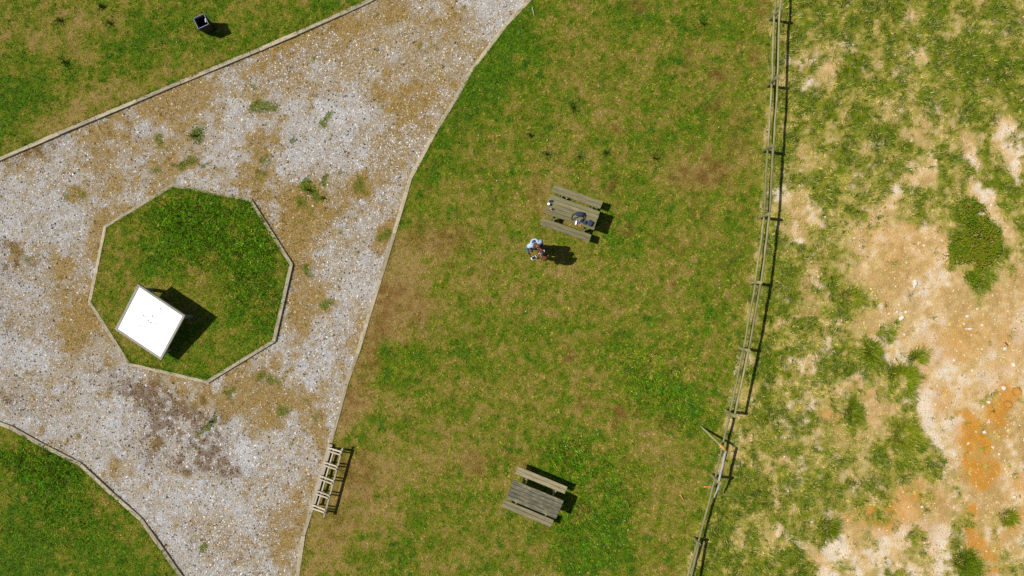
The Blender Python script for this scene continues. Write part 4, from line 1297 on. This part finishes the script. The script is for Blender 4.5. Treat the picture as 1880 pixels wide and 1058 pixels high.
def person(loc, rz, label, hgt, skin, top, sleeve, legs, shoe, hands, head_tilt=(0, .05, 0), wide=.19, hair=None, hood=False):
    root = empty('person', (*loc, LAWN_Z), rz, label, 'person')
    k = hgt / 1.75
    S = lambda x, y, z: (x * k, y * k, z * k)
    sk = Skel()
    pel = sk.add(S(0, 0, .96), (.13 * k, .10 * k))
    wa = sk.add(S(0, 0, 1.1), (.125 * k, .09 * k), pel)
    ch = sk.add(S(0, .0, 1.3), (.15 * k, .10 * k), wa)
    ns = sk.add(S(0, .0, 1.41), (.07 * k, .06 * k), ch)
    nk = sk.add(S(0, .02 + head_tilt[1] * .5, 1.50), .05 * k, ns)
    hx, hy = head_tilt[0], head_tilt[1]
    hb = sk.add(S(hx * .6, .03 + hy * .8, 1.57), .066 * k, nk)
    hm = sk.add(S(hx, .04 + hy, 1.65), (.084 * k, .09 * k), hb)
    ht = sk.add(S(hx * 1.1, .03 + hy * 1.05, 1.715), (.066 * k, .068 * k), hm)
    shirt_arms, wr = [], {}
    for s in (-1, 1):
        sh = sk.add(S(s * wide, 0, 1.40), .062 * k, ns)
        el = Vector(hands[s]['elbow']); wrp = Vector(hands[s]['wrist'])
        e_ = sk.add(S(*el), .046 * k, sh)
        w_ = sk.add(S(*wrp), .030 * k, e_)
        hand(sk, w_, wrp - el if 'dir' not in hands[s] else Vector(hands[s]['dir']), s, hands[s].get('palm', (0, 0, 1)))
        hp = sk.add(S(s * .095, 0, .90), .088 * k, pel)
        kn = sk.add(S(s * .11, .015, .5), .058 * k, hp)
        an = sk.add(S(s * .115, -.01, .09), .042 * k, kn)
        ft = sk.add(S(s * .12, .06, .04), (.042 * k, .03 * k), an)
        sk.add(S(s * .125, .15, .03), (.04 * k, .024 * k), ft)
    body = link('body', skin_mesh('body', sk.v, sk.e, sk.r), skin, root)
    # clothes: same joints, slightly fuller
    c = Skel(); f = 1.0
    a0 = c.add(S(0, 0, .90), (.17 * k, .145 * k))
    a1 = c.add(S(0, 0, 1.06), (.168 * k, .14 * k), a0)
    a2 = c.add(S(0, -.01, 1.28), (.19 * k, .145 * k), a1)
    a3 = c.add(S(0, -.005, 1.425), (.105 * k, .092 * k), a2)
    for s in (-1, 1):
        q = c.add(S(s * wide, 0, 1.40), .082 * k, a3)
        if sleeve is top:
            el = Vector(hands[s]['elbow']); wrp = Vector(hands[s]['wrist'])
            q = c.add(S(*el), .064 * k, q)
            c.add(S(*(el.lerp(wrp, .88))), .047 * k, q)
        else:
            el = Vector(hands[s]['elbow'])
            c.add(S(*(Vector((s * wide, 0, 1.40)).lerp(el, .35))), .072 * k, q)
    sh_o = link('jacket' if hair else 'hooded_top', skin_mesh('top', c.v, c.e, c.r), top, root)
    if sleeve is not top:
        for s in (-1, 1):
            el = Vector(hands[s]['elbow']); wrp = Vector(hands[s]['wrist']); s0 = Vector((s * wide, 0, 1.40))
            t = Skel()
            q = t.add(S(*s0.lerp(el, .2)), .074 * k)
            q = t.add(S(*el), .062 * k, q)
            t.add(S(*el.lerp(wrp, .8)), .046 * k, q)
            link('sleeve', skin_mesh('sleeve', t.v, t.e, t.r), sleeve, sh_o)
    t = Skel()
    p0 = t.add(S(0, 0, .97), (.145 * k, .112 * k))
    for s in (-1, 1):
        q = t.add(S(s * .095, 0, .88), .104 * k, p0)
        q = t.add(S(s * .11, .015, .5), .076 * k, q)
        t.add(S(s * .115, -.01, .10), .062 * k, q)
    link('trousers', skin_mesh('trousers', t.v, t.e, t.r), legs, root)
    for s in (-1, 1):
        t = Skel()
        q = t.add(S(s * .115, -.035, .045), (.046 * k, .042 * k))
        q = t.add(S(s * .12, .06, .04), (.05 * k, .036 * k), q)
        t.add(S(s * .126, .165, .03), (.046 * k, .026 * k), q)
        link('shoe', skin_mesh('shoe', t.v, t.e, t.r), shoe, root)
    # face
    hc = Vector(S(hx, .04 + hy, 1.64))
    for s in (-1, 1):
        bm = bmesh.new(); bmesh.ops.create_uvsphere(bm, u_segments=8, v_segments=6, radius=.010)
        link('eye', bm_mesh('eye', bm, True), M['eye'], root, hc + Vector((s * .03, .07, .005)) * k)
        link('ear', rounded('ear', .014, .035, .058, .006), skin, root, hc + Vector((s * .078, -.005, -.005)) * k)
    bm = bmesh.new(); bmesh.ops.create_cone(bm, segments=6, radius1=.018, radius2=.006, depth=.045, cap_ends=True)
    link('nose', bm_mesh('nose', bm, True), skin, root, hc + Vector((0, .095, -.02)) * k, (-.35, 0, 0))
    link('mouth', rounded('mouth', .045, .012, .014, .004), M['tan'], root, hc + Vector((0, .083, -.06)) * k)
    if hair:
        t = Skel()
        q = t.add(hc + Vector((0, .04, .055)) * k, (.1 * k, .1 * k))
        q = t.add(hc + Vector((0, -.045, .03)) * k, (.104 * k, .09 * k), q)
        t.add(hc + Vector((0, -.075, -.07)) * k, (.08 * k, .055 * k), q)
        h_o = link('hair', skin_mesh('hair', t.v, t.e, t.r), hair, root)
        bm = bmesh.new(); bmesh.ops.create_icosphere(bm, subdivisions=2, radius=.045)
        for v in bm.verts: v.co *= random.uniform(.9, 1.1)
        link('bun', bm_mesh('bun', bm, True), hair, h_o, hc + Vector((.01, -.115, .035)) * k)
        link('hair_clip', rounded('hair_clip', .05, .02, .02, .006), M['bag_white'], h_o, hc + Vector((.05, -.115, .07)) * k)
    if hood:
        # hood lying open behind the neck
        pts = []
        for q in range(13):
            an = math.pi * (q / 12) * 1.25 - math.pi * .125
            pts.append(Vector(S(math.cos(an) * .105, -.045 - math.sin(an) * .10, 1.475 - .02 * math.sin(an))))
        h_o = link('hood', tube_mesh('hood', pts, [.02 * k] + [.034 * k] * 11 + [.02 * k], 8), top, sh_o)
        bm = bmesh.new(); bmesh.ops.create_uvsphere(bm, u_segments=12, v_segments=8, radius=.085 * k)
        for v in bm.verts: v.co.z *= .4
        link('hood_lining', bm_mesh('hood_lining', bm, True), M['hood'], sh_o, S(0, -.085, 1.455))
    return root


ax, ay = G(979.5, 453)
person((ax, ay), math.atan2(-.94, .35) - math.pi / 2, 'person in pale blue hooded top with teal sleeves, close-cropped hair, looking down', 1.62, M['skin_a'], M['hoodie'], M['sleeve'], M['jeans'], M['shoe'],
       {1: dict(elbow=(.30, .03, 1.13), wrist=(.30, .24, 1.02), palm=(0, 0, -1)), -1: dict(elbow=(-.25, -.03, 1.12), wrist=(-.20, .12, .95), palm=(1, 0, 0))} if False else
       {-1: dict(elbow=(-.24, .0, 1.12), wrist=(-.2, .16, .97), palm=(1, 0, 0)), 1: dict(elbow=(.275, .02, 1.13), wrist=(.27, .2, 1.02), palm=(-1, 0, 0))}, head_tilt=(-.05, .075, 0), wide=.205, hood=True)
bx_, by_ = G(995, 468)
person((bx_, by_), math.atan2(-.45, -.89) - math.pi / 2, 'person with black tied hair in rust brown jacket holding a phone', 1.5, M['skin_b'], M['rust'], M['rust'], M['beige'], M['shoe_w'],
       {-1: dict(elbow=(-.23, .05, 1.10), wrist=(-.06, .25, 1.10), dir=(.35, .9, .1), palm=(.3, 0, 1)), 1: dict(elbow=(.23, .05, 1.10), wrist=(.06, .25, 1.10), dir=(-.35, .9, .1), palm=(-.3, 0, 1))}, head_tilt=(0, .05, 0), wide=.185, hair=M['hair'])
fw = Vector((-.89, -.45)).normalized()
ph = empty('phone', (bx_ + fw.x * .33, by_ + fw.y * .33, LAWN_Z + 1.10), math.atan2(fw.y, fw.x), 'phone in the hands of the person in rust jacket', 'phone')
link('case', rounded('case', .17, .085, .012, .005), M['white'], ph, (0, 0, 0), (0, -.25, 0))
link('screen', box_mesh('screen', .13, .074, .001, 0), M['glass'], ph, (.0, 0, .0075), (0, -.25, 0))


# ------------------------------------------------------------------ plants, rocks and small things beyond and on the lawn
def leaf_mesh(name, base, tip, width, side, col):
    """many pointed leaves: quads folded at the middle (4 verts, 2 tris)"""
    n = len(base)
    mid = (base + tip) / 2 + np.array([0, 0, .12]) * np.linalg.norm(tip - base, axis=1)[:, None]
    a, b = mid - side * width[:, None] / 2, mid + side * width[:, None] / 2
    Vv = np.stack([base, a, tip, b], 1).reshape(-1, 3)
    F = np.arange(n * 4).reshape(-1, 4)
    return np_mesh(name, Vv, F, np.repeat(col[:, None, :], 4, 1).reshape(-1, 3))


def tussock(px, py, r, label, n=900, ring=0.0, arc=(0, 360), ln=(.13, .32), ramp_=WILD_RAMP, hue=.75):
    x0, y0 = G(px, py)
    root = empty('grass_tussock', (x0, y0, hz(x0, y0)), 0, label, 'tussock', 'grass tussocks in the bare soil')
    an = np.radians(RNG.uniform(arc[0], arc[1], n))
    rr = r * (ring + (1 - ring) * np.sqrt(RNG.random(n))) * RNG.uniform(.7, 1.05, n)
    wob = .5 + 1.0 * vn(np.cos(an) * 1.7, np.sin(an) * 1.7, .7, int(px))
    x, y = np.cos(an) * rr * wob + RNG.normal(0, .04, n), np.sin(an) * rr * wob + RNG.normal(0, .04, n)
    z = np.array([hz(x0 + a, y0 + b) for a, b in zip(x, y)]) - hz(x0, y0) - .01
    az = an + RNG.normal(0, .6, n)
    le = np.clip(.45 + .65 * rr / r + RNG.normal(0, .2, n), .1, 1.4)
    col = ramp(np.clip(hue + RNG.normal(0, .16, n), 0, 1), ramp_) * 1.7 * RNG.uniform(.7, 1.3, n)[:, None]
    half = n // 2
    me = blades('blade', x[:half], y[:half], z[:half], RNG.uniform(ln[0], ln[1], half), RNG.uniform(.010, .018, half), az[:half], le[:half], col[:half], M['grass'])
    tag(link('outer_blade', me, M['grass'], root), kind='stuff')
    me = blades('blade', x[half:] * .8, y[half:] * .8, z[half:], RNG.uniform(ln[0] * .7, ln[1] * .7, n - half), RNG.uniform(.010, .018, n - half), az[half:], le[half:] * .8, col[half:] * .95, M['grass'])
    tag(link('inner_blade', me, M['grass'], root), kind='stuff')


tussock(1652, 698, .52, 'half-ring tussock of dark green grass above the dead centre patch', 1500, .45, (-75, 160))
tussock(1660, 797, .50, 'round tussock with a bare straw centre at the sand edge', 1500, .5, (0, 360), hue=.65)
tussock(1770, 1032, .42, 'dense dark green tussock at the bottom right edge', 1500, 0, hue=.9)
tussock(1848, 950, .3, 'narrow green tussock alone on orange soil at far right', 700, 0, hue=.7)
tussock(1598, 646, .33, 'spiky tussock left of the half-ring tussock', 800, 0, hue=.8)
tussock(1562, 758, .36, 'dark tussock at the edge of the orange-brown patch', 900, 0, hue=.85)
tussock(1560, 545, .34, 'tussock left of the twiggy dead plant', 800, 0, hue=.7)
tussock(1520, 970, .34, 'dark green tussock in grass at bottom, near the bare brown soil', 900, 0, hue=.85)
tussock(1680, 660, .3, 'leafy green tuft leaning right above the half-ring tussock', 700, 0, (-30, 200), hue=.8)


def shrub():
    x0, y0 = G(1790, 445, .2)
    root = empty('low_shrub', (x0, y0, hz(x0, y0)), 0, 'dense low green shrub with reddish tips on sandy soil', 'shrub')
    n = 9000
    lobes = [(-.05, -.1, .62, .5), (.35, -.2, .45, .36), (-.3, -.45, .5, .3), (-.05, .5, .5, .55), (-.2, 1.0, .36, .5), (.35, .25, .4, .4), (-.45, -.1, .3, .3), (.15, -.6, .3, .25), (.55, -.05, .28, .3), (.1, .9, .3, .3), (-.05, -1.05, .2, .18)]
    k = RNG.integers(0, len(lobes), n)
    lb = np.array(lobes)[k]
    an = RNG.uniform(0, 6.283, n); rr = np.sqrt(RNG.random(n)) * np.where(RNG.random(n) < .12, 1.3, 1.0)
    x = lb[:, 0] + np.cos(an) * rr * lb[:, 2] + RNG.normal(0, .05, n); y = lb[:, 1] + np.sin(an) * rr * lb[:, 3] + RNG.normal(0, .05, n)
    g = fbm(x + 50, y + 50, .28, 3, 101)
    top = .36 * np.sqrt(np.clip(1 - rr ** 2, .05, 1)) * (.45 + 1.1 * g)
    z = top * RNG.uniform(.35, 1.0, n)
    keep = g > .36 + .1 * (rr > .8)
    x, y, z, g = x[keep], y[keep], z[keep], g[keep]
    n = len(x)
    base = np.stack([x, y, z], -1)
    az = RNG.uniform(0, 6.283, n); el = RNG.uniform(-.2, .9, n)
    d = np.stack([np.cos(az) * np.cos(el), np.sin(az) * np.cos(el), np.sin(el)], -1)
    ln = RNG.uniform(.035, .075, n)
    side = np.stack([-np.sin(az), np.cos(az), RNG.normal(0, .3, n)], -1)
    col = ramp(np.clip(.55 + (g - .5) * 1.6 + RNG.normal(0, .2, n), 0, 1), [(0, (128, 96, 44)), (.3, (126, 122, 26)), (.6, (102, 116, 16)), (1, (84, 110, 14))]) * 1.7 * RNG.uniform(.7, 1.3, n)[:, None]
    tag(link('leaf_crown', leaf_mesh('leaf_crown', base, base + d * ln[:, None], RNG.uniform(.02, .036, n), side, col), M['leaf'], root), kind='stuff')
    for q in range(16):
        lbq = random.choice(lobes)
        e = Vector((lbq[0] + random.uniform(-.2, .2), lbq[1] + random.uniform(-.2, .2), random.uniform(.12, .25)))
        s = Vector((lbq[0] * .4, lbq[1] * .4, -.05))
        link('stem', tube_mesh('stem', [s, s.lerp(e, .5) + Vector((0, 0, .05)), e], [.014, .01, .004], 5), M['bin'], root)


shrub()


def weed(px, py, r, label, col=(48, 92, 44), n=160, grp='dark weeds in the lawn'):
    r *= 1.35
    x0, y0 = G(px, py, .08)
    root = empty('weed_clump', (x0, y0, hz(x0, y0)), 0, label, 'weed', grp)
    an = RNG.uniform(0, 6.283, n); rr = np.abs(RNG.normal(0, .6, n)) * r
    wob = .45 + 1.1 * vn(np.cos(an) * 2, np.sin(an) * 2, .8, int(px))
    x, y = np.cos(an) * rr * wob, np.sin(an) * rr * wob
    base = np.stack([x * .8, y * .8, np.full(n, .0)], -1)
    h = (.025 + .05 * (1 - (rr / r) ** 2)) * RNG.uniform(.5, 1.2, n)
    tip = np.stack([x * 1.05, y * 1.05, h], -1) + RNG.normal(0, .012, (n, 3))
    az = an + math.pi / 2
    side = np.stack([np.cos(az), np.sin(az), RNG.normal(0, .2, n)], -1)
    c = (np.array(alb(col)) * .6 + np.array(alb((96, 118, 20))) * .4) * 1.7 * RNG.uniform(.6, 1.4, n)[:, None]
    half = n // 2
    for a, b in ((0, half), (half, n)):
        me = leaf_mesh('leaf_rosette', base[a:b], tip[a:b], RNG.uniform(.014, .03, b - a), side[a:b], c[a:b])
        tag(link('leaf_rosette', me, M['leaf'], root), kind='stuff')


weed(1004, 283, .19, 'darkest round weed clump above the table, leftmost of the row')
weed(1064, 288, .2, 'leafy weed clump straight above the table with bags', (62, 108, 34), 180)
weed(1112, 281, .12, 'small blue-green weed right of the clumps above the table')
weed(1053, 198, .22, 'spreading dark weed high above the table with bags', (44, 88, 44), 200)
weed(974, 249, .14, 'small dark weed left of the row above the table')
weed(1202, 290, .24, 'wide dark weed between table and fence in upper lawn', (64, 98, 24), 220)
weed(1292, 44, .22, 'low dark green weed patch at top near fence', (58, 92, 22), 200)
weed(120, 115, .14, 'blue-green weed in dry upper left lawn', (40, 84, 46))
weed(110, 38, .15, 'round green weed near the top left corner', (56, 92, 26))
weed(200, 42, .13, 'bright green weed left of the litter bin', (52, 100, 30))
weed(186, 12, .13, 'dark weed at the top edge, upper left lawn', (48, 84, 24))
weed(565, 348, .20, 'bright green weed cushion on gravel, right of the octagon', (66, 110, 24), 220, 'weeds growing in the gravel')
weed(591, 363, .11, 'small green weed below the cushion weed on gravel', (74, 112, 28), 90, 'weeds growing in the gravel')
weed(357, 249, .2, 'green weed on gravel above the octagon', (80, 112, 30), 160, 'weeds growing in the gravel')
weed(386, 775, .12, 'green weed on gravel below the octagon', (70, 116, 24), 100, 'weeds growing in the gravel')
weed(1612, 400, .2, 'small weed on the straw soil left of the shrub', (84, 112, 34), 120, 'green weeds on the bare soil')
weed(1645, 592, .16, 'bright weed beside the white stones', (92, 130, 30), 120, 'green weeds on the bare soil')


def rock(px, py, sx_, sy_, h, label, m, rz=0, name='rock', cat='rock', grp='pale rocks on the sandy soil'):
    x0, y0 = G(px, py)
    bm = bmesh.new()
    bmesh.ops.create_icosphere(bm, subdivisions=2, radius=1)
    sd = random.random() * 50
    for v in bm.verts:
        q = 1 + .5 * (float(vn(np.array([v.co.x * 1.3 + sd]), np.array([v.co.y * 1.3 + v.co.z * 2 + sd]), 1.0, 7)[0]) - .5) + random.uniform(-.08, .08)
        v.co = Vector((v.co.x * sx_ * .43 * q, v.co.y * sy_ * .43 * q, v.co.z * h * q))
    o = link(name, bm_mesh(name, bm), m, None, (x0, y0, hz(x0, y0) + h * .25), (0, 0, rz))
    tag(o, label, cat, grp)


M['rock_white'] = plain('pale_limestone', alb((236, 228, 212), 1.0), rough=.8, vary=.12, scale=12)
M['rock_ochre'] = plain('ochre_clod', alb((198, 142, 60)), rough=.95, vary=.2, scale=10)
rock(1677, 521, .13, .32, .09, 'tall thin white rock, whitest on the bare soil', M['rock_white'], -.1)
rock(1653, 584, .20, .16, .07, 'plump white rock with a smaller one just above', M['rock_white'], .6)
rock(1645, 573, .12, .09, .05, 'small white rock touching the plump one', M['rock_white'], .5)
rock(1658, 614, .11, .09, .05, 'white rock below the plump rock by the weeds', M['rock_white'])
rock(1779, 604, .18, .10, .06, 'flat oval white rock alone on tan sand', M['rock_white'], -.1)
rock(1774, 581, .14, .12, .05, 'jagged white rock above the flat oval rock', M['rock_white'])
rock(1843, 640, .10, .16, .05, 'white rock next to dark stick at right', M['rock_white'], -.6)
rock(1859, 670, .11, .16, .05, 'white rock at far right above the orange soil', M['rock_white'])
rock(1841, 713, .18, .20, .06, 'white triangular rock left of ochre clods', M['rock_white'], .4)
rock(1813, 738, .12, .12, .06, 'round cream rock left of the ochre clods, lower', M['rock_white'])
rock(1805, 793, .14, .14, .06, 'white rock on the right border of the orange patch', M['rock_white'])
rock(1860, 912, .13, .12, .06, 'white rock at the right edge below the orange patch', M['rock_white'])
rock(1489, 957, .09, .07, .04, 'white stone in grass beyond the fence, bottom', M['rock_white'])
rock(1690, 929, .12, .09, .04, 'cream stone on the orange-brown bottom soil', M['rock_white'])
rock(1862, 719, .28, .32, .16, 'upper of two rounded ochre clods at right edge', M['rock_ochre'], .2, 'earth_clod', 'clod', 'ochre earth clods')
rock(1847, 742, .26, .26, .15, 'lower of two rounded ochre clods at right edge', M['rock_ochre'], .5, 'earth_clod', 'clod', 'ochre earth clods')


def stick(px, py, ln, an, r, label, m, z=.02, cat='stick'):
    x0, y0 = G(px, py)
    pts = [(ln * (t - .5), random.uniform(-.03, .03) * ln, random.uniform(0, .04) * ln) for t in np.linspace(0, 1, 5)]
    o = link('stick', tube_mesh('stick', pts, [r, r, r * .9, r * .8, r * .5], 6), m, None, (x0, y0, hz(x0, y0) + z), (0, 0, an))
    tag(o, label, cat)


M['pale_stick'] = wood('bleached_stick', alb((186, 172, 140)), alb((222, 210, 180)))
stick(979, 24, .3, R(-78), .011, 'bleached curved stick on the lawn near the path at top', M['pale_stick'], .04)
stick(1298, 892, .26, R(2), .022, 'orange wood splinter lying left of the fence', M['fresh'], .05)
stick(1251, 912, .22, R(-60), .018, 'pale orange wood chip on lawn right of the empty table', M['fresh'], .05)
stick(1846, 632, .16, R(-50), .018, 'short dark stick beside a white rock', M['bin'])
stick(503, 188, .2, R(-50), .012, 'pale straw stick on the gravel path', M['pale_stick'])

# bleached twigs of a dead plant
def dead_plant():
    x0, y0 = G(1670, 545)
    root = empty('dead_plant', (x0, y0, hz(x0, y0)), 0, 'bleached dead twigs beside the tall white rock', 'dead plant')
    for k in range(11):
        an = random.uniform(0, 6.28); l = random.uniform(.12, .32)
        e = Vector((math.cos(an) * l, math.sin(an) * l, random.uniform(.04, .2)))
        link('twig', tube_mesh('twig', [(0, 0, -.02), e * .5 + Vector((0, 0, .03)), e], [.008, .006, .002], 5), M['pale_stick'], root)


dead_plant()


# flower specks in the lawn: daisies and yellow flowers
def flowers():
    N = 3000
    x = RNG.uniform(-16, 16, N); y = RNG.uniform(-9.5, 9.5, N)
    i, j = lut(x, y)
    z = ZONE[i, j]
    w = np.where(z == 5, .16 + 0 * x, np.where((z == 1) | (z == 4), .08, np.where(z == 6, .03, 0)))
    dens = w * (fbm(x, y, 2.2, 3, 111) > .48)
    dens = np.where((np.hypot(x - 2.8, y + 6.3) < 1.8), .35, dens)
    k = RNG.random(N) < dens
    x, y, i, j = x[k], y[k], i[k], j[k]
    n = len(x)
    yel = RNG.random(n) < .5
    col = np.where(yel[:, None], np.array([.6, .5, .03]), np.array([.62, .66, .62]))
    me = stones_mesh('flowers', x, y, HZ[i, j] + .045, RNG.uniform(.010, .019, n), col, .25)
    tag(link('lawn_flowers', me, M['leaf']), label='tiny white and yellow flowers dotted through the lawn', cat='flowers', kind='stuff')


flowers()
